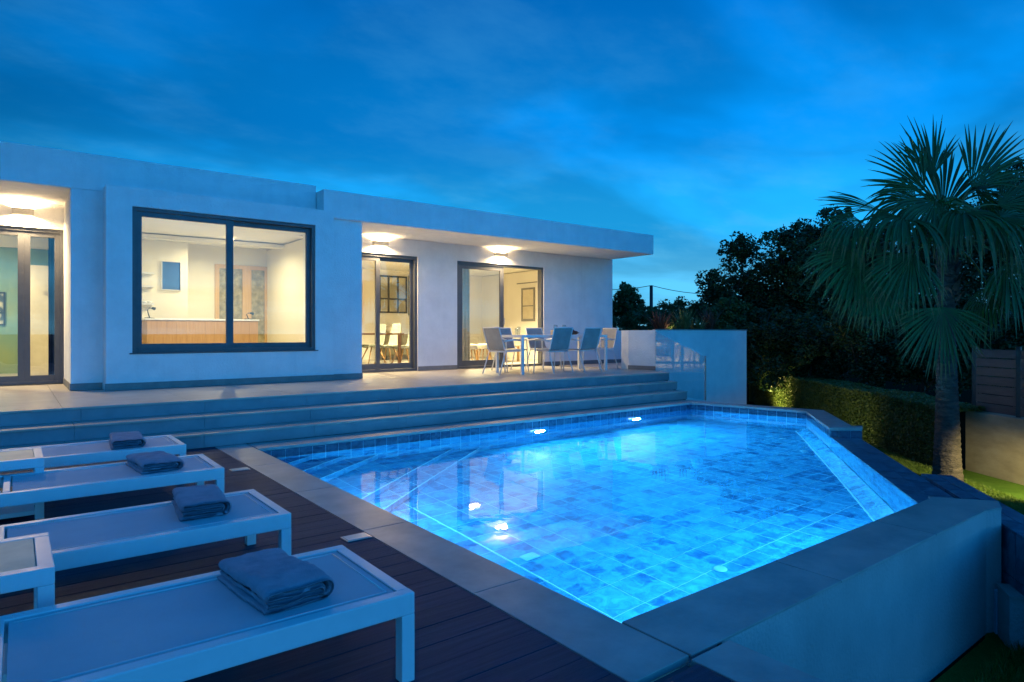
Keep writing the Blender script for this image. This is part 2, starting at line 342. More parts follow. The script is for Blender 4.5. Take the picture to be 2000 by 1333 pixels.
# ------------------------------------------------------------------ polygons
def clip(poly, a, b, c):
    """keep a*x+b*y<=c"""
    out = []
    for i in range(len(poly)):
        p, q = poly[i], poly[(i + 1) % len(poly)]
        dp = a * p[0] + b * p[1] - c; dq = a * q[0] + b * q[1] - c
        if dp <= 0: out.append(p)
        if dp * dq < 0:
            t = dp / (dp - dq); out.append((p[0] + (q[0] - p[0]) * t, p[1] + (q[1] - p[1]) * t))
    return out
def area(p): return abs(sum(p[i][0] * p[(i + 1) % len(p)][1] - p[(i + 1) % len(p)][0] * p[i][1] for i in range(len(p)))) / 2
def clip_convex(poly, region):
    for i in range(len(region)):
        p, q = region[i], region[(i + 1) % len(region)]
        a, b = q[1] - p[1], -(q[0] - p[0])       # outside of a CCW edge
        poly = clip(poly, a, b, a * p[0] + b * p[1])
        if len(poly) < 3: return []
    return poly
def ccw(p):
    s = sum(p[i][0] * p[(i + 1) % len(p)][1] - p[(i + 1) % len(p)][0] * p[i][1] for i in range(len(p)))
    return p if s > 0 else p[::-1]

_shared = {}
def tile_mesh(w, h, t, m, z0=.002, bev=0):
    k = (round(w, 3), round(h, 3), t, m.name, bev)
    if k not in _shared:
        b = MB(); b.box(-w / 2, w / 2, -h / 2, h / 2, z0, z0 + t, bev)
        me = bpy.data.meshes.new('tile'); me.from_pydata(b.v, [], b.f); me.materials.append(m); _shared[k] = me
    return _shared[k]
def tiles(region, z, w, h, m, parent, name, gap=.005, t=.01, org=(0, 0), jit=.0012, skip=None, bev=0):
    """lay w x h tiles over a convex region, top about z+t; each tile one object"""
    region = ccw(region)
    xs = [p[0] for p in region]; ys = [p[1] for p in region]
    i0, i1 = math.floor((min(xs) - org[0]) / w), math.ceil((max(xs) - org[0]) / w)
    j0, j1 = math.floor((min(ys) - org[1]) / h), math.ceil((max(ys) - org[1]) / h)
    off = wloc(parent)
    for j in range(j0, j1):
        for i in range(i0, i1):
            x, y = org[0] + i * w, org[1] + j * h
            q = [(x, y), (x + w, y), (x + w, y + h), (x, y + h)]
            c = clip_convex(q, region)
            if len(c) < 3 or area(c) < .002: continue
            cx, cy = x + w / 2, y + h / 2
            if skip and skip(cx, cy): continue
            dz = random.uniform(0, jit)
            if area(c) > w * h * .999:
                o = link(name, tile_mesh(w - gap, h - gap, t, m, bev=bev), parent)
            else:
                bx = [min(max(p[0], x + gap / 2), x + w - gap / 2) - cx for p in c]; by = [min(max(p[1], y + gap / 2), y + h - gap / 2) - cy for p in c]
                pts = []
                for p in zip(bx, by):
                    if not pts or (abs(p[0] - pts[-1][0]) + abs(p[1] - pts[-1][1])) > 1e-4: pts.append(p)
                if len(pts) > 2 and (abs(pts[0][0] - pts[-1][0]) + abs(pts[0][1] - pts[-1][1])) < 1e-4: pts.pop()
                if len(pts) < 3: continue
                b = MB(); b.prism(pts, .002, .002 + t); me = bpy.data.meshes.new('tile'); me.from_pydata(b.v, [], b.f); me.materials.append(m)
                o = link(name, me, parent)
            o.location = Vector((cx, cy, z + dz)) - off
def wall_tiles(p0, p1, ztop, rows, w, m, parent, name, gap=.006, zmin=-9, t=.002, h=None):
    """tiles on a vertical wall from p0 to p1 (seen from its left side)"""
    p0 = Vector((*p0, 0)); p1 = Vector((*p1, 0)); d = (p1 - p0); L_ = d.length; d.normalize(); nrm = Vector((-d.y, d.x, 0))
    off = wloc(parent); n = math.ceil(L_ / w - .02); h = h or w
    for r in range(rows):
        for i in range(n):
            ww = min(w, L_ - i * w)
            if ww < .03: continue
            o = link(name, tile_mesh(ww - gap, h - gap, t, m), parent)
            c = p0 + d * (i * w + ww / 2); z = ztop - (r + .5) * h
            mt = Matrix((d, Vector((0, 0, 1)), d.cross(Vector((0, 0, 1))))).transposed().to_4x4()
            if d.cross(Vector((0, 0, 1))).dot(nrm) < 0:
                mt = Matrix((-d, Vector((0, 0, 1)), (-d).cross(Vector((0, 0, 1))))).transposed().to_4x4()
            mt.translation = c + Vector((0, 0, z)) + nrm * random.uniform(0, .0012) - off
            o.matrix_local = mt

# ------------------------------------------------------------------ plan of the pool
T = .32
ZW = -.12
DA = Vector((.8026, .5965)); DU = Vector((.5965, -.8026)); DO = Vector((5.36, 1.87))
def dg(a, d): v = DO + DA * a + DU * d; return (v.x, v.y)
PB = dg(5.47, 0)
POOL = [(2.02, 1.87), (5.36, 1.87), PB, (9.37, 7.0), (2.02, 7.0)]
ZF = -1.24

# ground with a hole for the basin
GZ = -.86
def ground_z(x, y): return GZ
hole = [(1.2, -3.2), (2.1, -3.2), (2.1, 1.56), (5.2, 1.56), dg(0, .30), dg(5.3, .22), (9.9, 5.2), (9.6, 7.3), (1.2, 7.3)]
big = [(-900, -900), (900, -900), (900, 900), (-900, 900)]
tri = tessellate_polygon([[Vector((*p, 0)) for p in big], [Vector((*p, 0)) for p in hole]])
allp = big + hole
gm = MB(); gm.add([(p[0], p[1], GZ) for p in allp], [tuple(t) for t in tri])
gr = gm.build('ground', M['soil']); tag(gr, 'dark garden ground around the pool and house', kind='structure')
lp = [(2.1, -3.2), (9.0, -2.0), (9.95, 1.2), (11.42, 3.5), (11.2, 3.9), (17.0, 10.35), (14.5, 11.3), (9.6, 7.32), (9.92, 5.2), dg(5.3, .30), dg(0, .36), (5.2, 1.5), (2.1, 1.5)]
lt = tessellate_polygon([[Vector((*p, 0)) for p in lp]])
lm = MB(); lm.add([(p[0], p[1], GZ + .004) for p in lp], [tuple(t) for t in lt]); tag(lm.build('lawn', M['lawn']), 'strip of lawn between the pool, the hedge and the beige wall', kind='structure')

# pool floor
M['drain'] = mat('drain_plastic', (.16, .42, .55), None, 10, .4)
pf = thing('pool_floor', (5.5, 4.5, ZF), 'blue tiled pool floor under water', kind='structure')
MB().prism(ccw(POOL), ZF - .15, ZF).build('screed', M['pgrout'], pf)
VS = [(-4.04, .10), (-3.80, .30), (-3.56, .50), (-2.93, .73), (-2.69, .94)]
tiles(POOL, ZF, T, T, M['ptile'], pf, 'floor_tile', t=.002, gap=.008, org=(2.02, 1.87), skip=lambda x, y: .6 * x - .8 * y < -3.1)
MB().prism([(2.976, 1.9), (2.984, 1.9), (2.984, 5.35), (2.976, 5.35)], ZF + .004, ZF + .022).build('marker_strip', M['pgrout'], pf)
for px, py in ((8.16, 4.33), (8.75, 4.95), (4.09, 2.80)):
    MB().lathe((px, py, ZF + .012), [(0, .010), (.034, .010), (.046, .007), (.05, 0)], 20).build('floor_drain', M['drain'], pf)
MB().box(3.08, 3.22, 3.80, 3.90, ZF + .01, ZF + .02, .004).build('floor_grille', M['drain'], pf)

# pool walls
pw = thing('pool_wall', (5.5, 4.5, -.6), 'blue tiled pool walls with shade painted into the waterline band', kind='structure')
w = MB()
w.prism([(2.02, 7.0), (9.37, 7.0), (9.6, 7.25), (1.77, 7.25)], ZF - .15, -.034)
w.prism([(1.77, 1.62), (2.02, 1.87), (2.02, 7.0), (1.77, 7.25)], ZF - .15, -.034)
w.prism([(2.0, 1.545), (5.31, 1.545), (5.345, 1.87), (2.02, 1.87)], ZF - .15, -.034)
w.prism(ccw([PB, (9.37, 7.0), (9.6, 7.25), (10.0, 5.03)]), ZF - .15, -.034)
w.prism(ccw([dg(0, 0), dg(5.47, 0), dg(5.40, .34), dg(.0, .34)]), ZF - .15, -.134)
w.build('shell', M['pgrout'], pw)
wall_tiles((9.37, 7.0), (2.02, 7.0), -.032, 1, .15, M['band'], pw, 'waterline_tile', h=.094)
wall_tiles((9.37, 7.0), (2.02, 7.0), -.128, 4, .30, M['ptile'], pw, 'wall_tile')
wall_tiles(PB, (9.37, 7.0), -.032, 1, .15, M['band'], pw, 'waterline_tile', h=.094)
wall_tiles(PB, (9.37, 7.0), -.128, 4, .30, M['ptile'], pw, 'wall_tile')
wall_tiles((5.36, 1.87), PB, -.125, 4, .32, M['ptile'], pw, 'wall_tile')
wall_tiles((2.02, 7.0), (2.02, 1.87), -.128, 1, .32, M['ptile'], pw, 'wall_tile')
wall_tiles((2.02, 1.87), (5.36, 1.87), -.128, 1, .32, M['ptile'], pw, 'wall_tile')

# corner steps and the bench along the overflow side
for i, (v, d) in enumerate(VS):
    reg = clip(POOL, .6, -.8, v)
    st = thing('pool_step', (2.5, 6.5, ZW - d), 'submerged corner step of blue tile', kind='structure')
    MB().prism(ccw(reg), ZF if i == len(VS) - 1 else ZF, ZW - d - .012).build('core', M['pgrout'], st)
    band = reg if i == 0 else clip(reg, -.6, .8, -VS[i - 1][0])
    tiles(band, ZW - d - .012, T, T, M['ptile'], st, 'tile', t=.003, gap=.008, org=(2.02, 1.87))
    a = clip([(2.02, 1.87), (9.37, 1.87), (9.37, 7.0), (2.02, 7.0)], .6, -.8, v)
    pts = [p for p in reg if abs(.6 * p[0] - .8 * p[1] - v) < 1e-4]
    if len(pts) == 2:
        p, q = sorted(pts)
        rh = (VS[i + 1][1] if i < 4 else -ZF + ZW) - d
        d_ = (Vector(q) - Vector(p)); nt = math.ceil(d_.length / .32); d_.normalize()
        for k_ in range(nt):
            ta, tb = k_ * .32 + .002, min((k_ + 1) * .32, (Vector(q) - Vector(p)).length) - .002
            u0 = Vector(p) + d_ * ta; u1 = Vector(p) + d_ * tb; o_ = Vector((.6, -.8)) * .010
            MB().prism(ccw([tuple(u0), tuple(u1), tuple(u1 + o_), tuple(u0 + o_)]), ZW - d - rh + .002, ZW - d - .010).build('riser_tile', M['ptile'], st)
        dd = Vector((.8, .6)); nn = Vector((.6, -.8))
        e = MB(); e.prism(ccw([(p[0], p[1]), (q[0], q[1]), (q[0] + nn.x * .011, q[1] + nn.y * .011), (p[0] + nn.x * .011, p[1] + nn.y * .011)]), ZW - d - .008, ZW - d + .002)
        e.build('nosing', M['pgrout'], st)
bn = thing('pool_cove', (*dg(2.5, -.1), ZF), 'sloping tiled cove at the foot of the overflow wall', kind='structure')
def cove(a0, a1, m, nm, k=0.0, d0=-.17, h=.26):
    P4 = [dg(a0, d0), dg(a1, d0), dg(a1, -.012), dg(a0, -.012)]; zl = ZF + .015 + k; zh = ZF + h + k
    vs = [(*P4[0], zl), (*P4[1], zl), (*P4[2], zh), (*P4[3], zh), (*P4[0], zl - .01), (*P4[1], zl - .01), (*P4[2], zl - .01), (*P4[3], zl - .01)]
    return MB().add(vs, [(0, 1, 2, 3), (4, 7, 6, 5), (0, 4, 5, 1), (1, 5, 6, 2), (2, 6, 7, 3), (3, 7, 4, 0)]).build(nm, m, bn)
cove(.15, 5.30, M['pgrout'], 'core')
for i in range(16):
    a0 = .16 + i * .321; cove(a0 + .004, a0 + .317, M['ptile'], 'tile', .008, -.168, .255)
MB().prism(ccw([dg(.16, -.186), dg(5.3, -.186), dg(5.3, -.172), dg(.16, -.172)]), ZF + .004, ZF + .024).build('joint', M['pgrout'], bn)

# water
wat = MB()
q = [(2.021, 1.871), (5.36, 1.871), (PB[0] - .002, PB[1]), (9.369, 6.989), (2.021, 6.989)]
wat.add([(p[0], p[1], ZW) for p in q], [(0, 1, 2, 3, 4)])
wo_ = wat.build('water', M['water']); tag(wo_, 'clear pool water lit from below', kind='structure')

# pool lamps: two on the back wall, two on the near wall facing the house
def pool_lamp(x, y, ax, ay, label, power, z=-.42):
    t = thing('pool_lamp', (x, y, z), label, 'pool light', 'underwater pool lights')
    prof = [(0, .030), (.085, .030), (.10, .022), (.125, .018), (.13, .0)]
    b = MB(); b.lathe((0, 0, 0), [(.088, .026), (.10, .026), (.125, .018), (.13, .0)], 24); o = b.build('rim', M['plastic'], None); o.parent = t
    c = MB(); c.lathe((0, 0, 0), [(0, .030), (.07, .028), (.088, .022)], 24); l = c.build('lens', M['lens'], None); l.parent = t
    rot = Vector((ax, ay, 0)).to_track_quat('Z', 'Y').to_euler()
    for k in (o, l): k.rotation_euler = rot; k.location = (ax * .012, ay * .012, 0)
    ld = bpy.data.lights.new('pool_lamp_light', 'AREA'); ld.shape = 'DISK'; ld.size = .18; ld.energy = power; ld.color = (.12, .64, 1.0); ld.spread = R(175)
    lo = bpy.data.objects.new('pool_lamp_light', ld); col.objects.link(lo); lo.parent = t
    lo.location = (ax * .05, ay * .05, 0); lo.rotation_euler = Vector((ax, ay, -.12)).to_track_quat('-Z', 'Y').to_euler()
PWR = 195
pool_lamp(5.86, 6.985, 0, -1, 'glowing round underwater lamp on the back wall, nearer the corner steps', PWR)
pool_lamp(7.88, 6.985, 0, -1, 'glowing round underwater lamp on the back wall, nearer the glass screen', PWR)
pool_lamp(3.2, 1.885, 0, 1, 'underwater lamp on the near wall close to the sun loungers', PWR * .42)
pool_lamp(4.9, 1.885, 0, 1, 'underwater lamp on the near wall close to the overflow edge', PWR * .42)
pool_lamp(2.035, 5.0, 1, 0, 'underwater lamp on the wall beside the wooden deck', PWR * .5, -.30)

# coping slabs
cp = thing('pool_coping', (2, 4, 0), 'grey stone coping slabs round the pool', kind='structure')
def slab(pts, z0=-.03, z1=.0, m=None, name='coping_slab', parent=None, bev=.003):
    return MB().prism(ccw(pts), z0, z1, bev).build(name, m or M['coping'], parent or cp)
g = .003
ns = [1.522, 2.50, 3.71, 4.91, 6.11, 7.388]
for i in range(5):
    slab([(1.702, ns[i] + (g if i else 0)), (2.022 if i < 4 else 2.022, ns[i] + (g if i else 0)), (2.022, ns[i + 1] - g), (1.702, ns[i + 1] - g)])
ss = [2.03, 3.22, 4.42, 5.31]
for i in range(3):
    p = [(ss[i] + g, 1.519), (ss[i + 1] - g, 1.519), (ss[i + 1] - g, 1.872), (ss[i] + g, 1.872)]
    if i == 2: p = [(ss[i] + g, 1.519), (5.31, 1.519), (5.44, 1.467), (5.645, 1.543), (5.39, 1.905), (5.34, 1.872), (ss[i] + g, 1.872)]
    slab(p, z0=-.012)
for a, b in ((1.498, .60), (.594, -.55), (-.556, -1.7)):
    slab([(2.002, b), (2.25, b), (2.25, a), (2.002, a)])
xs = [2.03, 3.2, 4.4, 5.6, 6.8, 8.0, 9.2, 9.9]
for i in range(7):
    x0, x1 = xs[i] + g, xs[i + 1] - g
    p = [(x0, 6.988), (x1, 6.988), (x1, 7.37), (x0, 7.37)]
    if i == 6: p = [(x0, 6.988), (9.36, 6.988), (9.66, 7.05), (9.60, 7.37), (x0, 7.37)]
    slab(p)
slab([(9.362, 6.98), (9.56, 6.07), (9.86, 6.1), (9.66, 7.04)], z1=.001)
slab([(9.562, 6.06), (PB[0] - .02, PB[1]), (10.07, 5.03), (9.862, 6.09)], z1=.001)
C_in = dg(3.62, -.02)
slab([(PB[0] - .03, PB[1] - .01), C_in, (8.60, 3.79), (8.76, 3.86), (8.65, 3.95), (10.06, 5.02)], -.03, .004)
MB().prism(ccw([(PB[0] + .0, PB[1] - .02), dg(3.64, .0), (8.60, 3.80), (8.75, 3.87), (8.64, 3.96), (10.03, 5.01)]), -.9, -.031).build('kerb_core', M['pgrout'], cp)
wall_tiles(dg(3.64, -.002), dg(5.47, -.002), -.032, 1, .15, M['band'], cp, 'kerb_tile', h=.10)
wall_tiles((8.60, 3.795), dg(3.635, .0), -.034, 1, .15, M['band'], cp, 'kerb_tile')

# overflow edge and catch channel outside
ov = thing('overflow_edge', (*dg(2, .3), -.12), 'dark blue tiled overflow edge with outer channel', kind='structure')
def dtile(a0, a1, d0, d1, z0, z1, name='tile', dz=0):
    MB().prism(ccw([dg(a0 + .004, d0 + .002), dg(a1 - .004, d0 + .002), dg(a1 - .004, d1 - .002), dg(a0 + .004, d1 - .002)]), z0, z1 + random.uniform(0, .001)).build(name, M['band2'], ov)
for i in range(12):
    a0, a1 = .03 + i * .305, .03 + (i + 1) * .305
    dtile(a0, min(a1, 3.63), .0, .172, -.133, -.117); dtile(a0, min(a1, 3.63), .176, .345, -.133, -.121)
MB().prism(ccw([dg(-1.3, .40), dg(1.53, .40), dg(1.53, .64), dg(-1.3, .64)]), -.95, -.134).build('channel_wall', M['pgrout'], ov)
MB().prism(ccw([dg(-.24, .31), dg(1.5, .36), dg(1.5, .39), dg(-.24, .39)]), -.95, -.56).build('channel_floor', M['pgrout'], ov)
for i in range(9):
    a0 = -1.28 + i * .312
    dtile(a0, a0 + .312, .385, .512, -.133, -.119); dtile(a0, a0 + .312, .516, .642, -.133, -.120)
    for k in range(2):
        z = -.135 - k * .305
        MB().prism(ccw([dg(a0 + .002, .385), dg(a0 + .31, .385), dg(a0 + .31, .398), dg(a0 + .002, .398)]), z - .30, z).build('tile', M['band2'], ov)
for i in range(3):
    pass
MB().prism(ccw([dg(-.49, .29), dg(-.25, .31), dg(-.25, .383), dg(-.49, .383)]), -.521, -.5).build('tile', M['coping'], ov)
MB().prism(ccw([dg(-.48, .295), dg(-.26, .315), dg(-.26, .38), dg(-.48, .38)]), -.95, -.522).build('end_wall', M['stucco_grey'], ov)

# white retaining wall under the near coping
rw = thing('retaining_wall', (3.8, 1.53, GZ), 'white rendered retaining wall under the near pool coping', 'wall')
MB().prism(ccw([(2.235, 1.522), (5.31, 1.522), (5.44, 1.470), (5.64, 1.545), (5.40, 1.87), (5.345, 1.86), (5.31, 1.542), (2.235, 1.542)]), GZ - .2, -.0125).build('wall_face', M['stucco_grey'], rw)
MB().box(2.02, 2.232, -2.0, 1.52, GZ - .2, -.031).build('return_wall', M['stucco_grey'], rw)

# ------------------------------------------------------------------ deck
dk = thing('wooden_deck', (0, 3, 0), 'dark grey composite board deck under the loungers', kind='structure')
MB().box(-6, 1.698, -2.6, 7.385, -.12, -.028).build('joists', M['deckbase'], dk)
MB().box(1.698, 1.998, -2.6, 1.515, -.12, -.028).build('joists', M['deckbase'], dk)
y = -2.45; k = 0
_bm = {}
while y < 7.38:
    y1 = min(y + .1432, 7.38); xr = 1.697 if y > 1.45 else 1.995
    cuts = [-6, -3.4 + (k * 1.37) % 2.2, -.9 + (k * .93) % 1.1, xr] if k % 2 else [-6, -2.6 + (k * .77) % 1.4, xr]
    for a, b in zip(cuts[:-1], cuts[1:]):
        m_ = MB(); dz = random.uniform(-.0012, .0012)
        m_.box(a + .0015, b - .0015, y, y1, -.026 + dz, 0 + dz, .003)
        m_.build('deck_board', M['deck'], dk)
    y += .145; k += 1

# ------------------------------------------------------------------ steps and terrace
sp = thing('terrace_steps', (2, 7.7, 0), 'three wide grey porcelain steps up to the terrace', kind='structure')
levels = [(7.39, .146, 9.79), (7.74, .293, 9.95), (8.09, .44, 10.16)]
for i, (n0, z, sr) in enumerate(levels):
    zb = z - .147
    MB().box(-6, sr - .02, n0 + .032, n0 + .40, zb - .1, z - .021).build('core', M['grout'], sp)
    x = 1.6 + .08 * i - 7 * 1.2
    while x < sr - .01:
        x1 = min(x + 1.2, sr)
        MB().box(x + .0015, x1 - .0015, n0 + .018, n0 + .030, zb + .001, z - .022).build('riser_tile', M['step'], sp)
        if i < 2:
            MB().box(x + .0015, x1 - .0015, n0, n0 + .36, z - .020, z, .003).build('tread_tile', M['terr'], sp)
        x += 1.2
te = thing('terrace_floor', (4, 10, .42), 'pale porcelain terrace floor in front of the house', kind='structure')
MB().box(-6, 10.0, 8.13, 12.4, -.2, .418).build('screed', M['grout'], te)
MB().prism(ccw([(10, 8.13), (10.12, 8.13), (10.40, 8.70), (10.30, 9.32), (14, 9.32), (14, 11.9), (10, 11.9)]), -.9, .418).build('screed', M['grout'], te)
tiles([(-6, 8.09), (10.16, 8.09), (10.41, 8.67), (10.30, 9.29), (10.30, 11.9), (-6, 11.9)], .418, 1.2, .6, M['terr'], te, 'floor_tile', gap=.003, t=.02, org=(1.6, 8.09), jit=.0006, bev=.0015)
tiles([(10.30, 9.31), (13.9, 9.31), (13.9, 11.5), (10.30, 11.5)], .418, 1.2, .6, M['terr'], te, 'floor_tile', gap=.003, t=.02, org=(1.6, 8.09), jit=.0006, bev=.0015)

# ------------------------------------------------------------------ house
hs = thing('house', (4, 13, .44), 'long white single-storey flat-roofed villa with lit glass doors', 'house')
def part(name, mb, m, parent=hs): return mb.build(name, m, parent)
part('roof', MB().box(3.98, 12.12, 10.14, 17.6, 3.09, 3.55, .012), M['stucco'])
part('roof', MB().box(-8, 3.975, 10.45, 17.6, 3.157, 3.655, .012), M['stucco'])
# projecting bay with the large window
b = MB(); x0, x1, wz0, wz1, wx0, wx1 = .978, 4.15, .94, 2.95, 1.285, 3.845
b.box(x0, wx0, 10.14, 10.40, .445, 3.05); b.box(wx1, x1, 10.14, 10.40, .445, 3.05); b.box(wx0, wx1, 10.14, 10.40, .445, wz0); b.box(wx0, wx1, 10.14, 10.40, wz1, 3.05)
b.box(x0, 3.97, 10.14, 10.70, 3.05, 3.205); b.box(3.97, x1, 10.139, 10.40, 3.05, 3.2)
b.box(x0, 1.10, 10.40, 10.75, .445, 3.05)
part('bay_wall', b, M['stucco'])
part('pier', MB().box(.607, .977, 10.45, 11.93, .445, 3.156), M['stucco'])
part('pier', MB().box(4.152, 4.67, 10.20, 11.55, .445, 3.089), M['stucco'])
# recessed wall behind the right porch, with its two door openings
b = MB(); a0, a1 = 11.51, 11.75
b.box(6.485, 7.43, a0, a1, .445, 3.088); b.box(9.84, 12.15, a0, a1, .445, 3.088)
b.box(4.672, 6.485, a0, a1, 2.76, 3.088); b.box(7.43, 9.84, a0, a1, 2.745, 3.088)
part('porch_wall', b, M['stucco'])
b = MB(); b.box(.625, .977, 11.93, 12.15, .445, 3.15); b.box(-1.5, .625, 11.93, 12.15, 2.78, 3.15); b.box(-8, -1.5, 11.93, 12.15, .445, 3.15)
part('porch_wall', b, M['stucco'])
part('side_wall', MB().box(11.93, 12.15, 11.75, 17.3, .445, 3.088), M['stucco'])
part('back_wall', MB().box(-8, 12.15, 17.3, 17.55, -.2, 3.088), M['stucco'])
# skirtings
def skirt(x0, x1, y0, y1, h=.09): part('skirting', MB().box(x0, x1, y0, y1, .444, .444 + h), M['skirt'])
skirt(.966, 4.162, 10.128, 10.139); skirt(4.163, 4.682, 10.188, 10.199); skirt(.596, .965, 10.438, 10.449)
skirt(.596, .606, 10.45, 11.92); skirt(4.671, 4.682, 10.2, 11.50); skirt(6.49, 7.425, 11.498, 11.509); skirt(9.845, 12.15, 11.498, 11.509)
# inside: floor, ceiling, partitions
part('inner_floor', MB().box(-8, 11.93, 12.16, 17.3, .40, .448), M['terr'])
part('inner_floor', MB().box(1.1, 11.9, 10.41, 12.155, .40, .447) if False else MB().box(1.1, 4.3, 10.41, 12.155, .425, .449), M['terr'])
part('inner_floor', MB().box(4.3, 11.93, 11.76, 12.155, .425, .449), M['terr'])
part('ceiling', MB().box(-8, 11.93, 12.155, 17.3, 3.02, 3.06), M['ceil'])
part('ceiling', MB().box(1.1, 4.15, 10.402, 12.15, 3.0, 3.049), M['ceil'])
part('ceiling', MB().box(4.15, 11.93, 11.76, 12.15, 3.0, 3.05), M['ceil'])
part('partition', MB().box(.98, 1.10, 10.76, 17.3, .449, 3.02), M['inner'])
part('partition', MB().box(4.35, 4.50, 10.41, 14.45, .449, 3.0), M['inner'])
part('partition', MB().box(1.10, 4.35, 14.35, 14.47, .449, 3.02), M['inner'])
part('partition', MB().box(1.10, 2.62, 13.45, 14.34, .449, 3.0), M['inner'])
part('ceiling_beam', MB().box(1.10, 4.35, 13.2, 13.44, 2.93, 3.0), M['ceil'])
part('inner_wall', MB().box(4.5, 11.93, 16.9, 17.02, .449, 3.02), M['inner'])
part('inner_wall', MB().box(-8, .98, 15.4, 15.5, .449, 3.02), M['teal'])
part('inner_wall', MB().box(11.85, 11.929, 11.76, 16.9, .449, 3.0), M['inner'])
part('partition', MB().box(4.51, 4.60, 14.48, 16.9, .449, 3.0), M['inner'])
part('cornice', MB().box(-8, .98, 15.3, 15.39, 2.82, 3.02), M['ceil'])

def sash(parent, x0, x1, y, z0, z1, fr=.075, d=.05, bottom=.10, name='sash'):
    s = MB(); s.box(x0, x0 + fr, y, y + d, z0, z1, .003); s.box(x1 - fr, x1, y, y + d, z0, z1, .003)
    s.box(x0 + fr, x1 - fr, y + .001, y + d - .001, z0, z0 + bottom, .003); s.box(x0 + fr, x1 - fr, y + .001, y + d - .001, z1 - fr, z1, .003)
    f = s.build(name, M['alu'], parent)
    p = MB(); p.box(x0 + fr - .004, x1 - fr + .004, y + d * .4, y + d * .4 + .006, z0 + bottom - .004, z1 - fr + .004)
    g_ = p.build('pane', M['glass'], None); 
    off = wloc(parent); g_.parent = f
    g_.data.transform(Matrix.Translation(-off))
    return f
def frame(name, x0, x1, y0, y1, z0, z1, t=.055):
    s = MB(); s.box(x0, x0 + t, y0, y1, z0, z1, .003); s.box(x1 - t, x1, y0, y1, z0, z1, .003)
    s.box(x0 + t, x1 - t, y0 + .001, y1 - .001, z1 - t, z1, .003); s.box(x0 + t, x1 - t, y0 + .001, y1 - .001, z0, z0 + .045, .003)
    return s.build(name, M['alu'], hs)
wf = frame('sliding_window', 1.287, 3.843, 10.165, 10.30, .942, 2.948, .05)
def sub_sash(root, *a, **k):
    """sash as sub-part of a window part: sash frame and its pane share one level"""
    x0, x1, y, z0, z1 = a; fr = k.get('fr', .07); fr2 = k.get('fr2', fr); bottom = k.get('bottom', .08); d = .045
    s = MB(); s.box(x0, x0 + fr, y, y + d, z0, z1, .003); s.box(x1 - fr2, x1, y, y + d, z0, z1, .003)
    s.box(x0 + fr, x1 - fr2, y + .001, y + d - .001, z0, z0 + bottom, .003); s.box(x0 + fr, x1 - fr2, y + .001, y + d - .001, z1 - fr, z1, .003)
    s.build('sash', M['alu'], root)
    p = MB(); p.box(x0 + fr - .004, x1 - fr2 + .004, y + .018, y + .024, z0 + bottom - .004, z1 - fr + .004); p.build('pane', M['glass'], root)
sub_sash(wf, 1.335, 2.605, 10.185, .985, 2.895, fr2=.10); sub_sash(wf, 2.54, 3.795, 10.235, .985, 2.895)
part('window_sill', MB().box(1.25, 3.885, 10.12, 10.20, .925, .941, .003), M['alu'])
d1 = frame('sliding_door', 4.66, 6.485, 11.53, 11.67, .45, 2.758, .06)
sub_sash(d1, 4.70, 5.665, 11.545, .50, 2.70, fr=.085, bottom=.11); sub_sash(d1, 5.60, 6.43, 11.60, .50, 2.70, fr=.07, bottom=.11)
d2 = frame('sliding_door', 7.432, 9.838, 11.53, 11.67, .45, 2.743, .055)
sub_sash(d2, 7.485, 8.69, 11.545, .50, 2.69, fr=.10, bottom=.12)
MB().box(8.66, 8.68, 11.50, 11.545, 1.40, 1.55, .004).build('handle', M['steel'], d2)
d3 = frame('double_door', -1.45, .622, 11.95, 12.07, .45, 2.778, .055)
sub_sash(d3, -.50, .125, 11.965, .49, 2.725, fr=.075, bottom=.09); sub_sash(d3, .125, .57, 11.965, .49, 2.725, fr=.075, bottom=.09)
sub_sash(d3, -1.40, -.505, 11.965, .49, 2.725, fr=.075, bottom=.09)
# small side window in the dining room wall
sw = MB(); sw.box(11.82, 11.849, 14.25, 14.30, 1.55, 2.52); sw.box(11.82, 11.849, 14.80, 14.85, 1.55, 2.52); sw.box(11.82, 11.849, 14.30, 14.80, 2.47, 2.52); sw.box(11.82, 11.849, 14.30, 14.80, 1.55, 1.62); sw.box(11.825, 11.849, 14.30, 14.80, 1.98, 2.01)
side = sw.build('side_window', M['skirt'], hs); MB().box(11.835, 11.845, 14.301, 14.799, 1.621, 2.469).build('blind', M['curtain'], side)
part('curtain_rail', MB().tube([(11.78, 14.05, 2.66), (11.78, 15.0, 2.66)], .014).lathe((11.78, 14.05, 2.66), [(.0, -.03), (.03, 0), (0, .03)], 10), M['skirt'])
# internal glazed oak door in the kitchen
dd = MB(); dd.box(3.30, 3.38, 14.30, 14.349, .45, 2.64); dd.box(4.30, 4.349, 14.30, 14.349, .45, 2.64); dd.box(3.38, 4.30, 14.30, 14.349, 2.56, 2.64); dd.box(3.84, 4.02, 14.295, 14.349, .45, 2.56)
idr = dd.build('oak_door', M['loak'], hs)
idm = mat('patterned_door_glass', (.42, .38, .24), (.22, .19, .11), 9, .25, detail=9)
MB().box(3.38, 3.84, 14.325, 14.34, .46, 2.56).build('pane', idm, idr); MB().box(4.02, 4.30, 14.325, 14.34, .46, 2.56).build('pane', idm, idr)

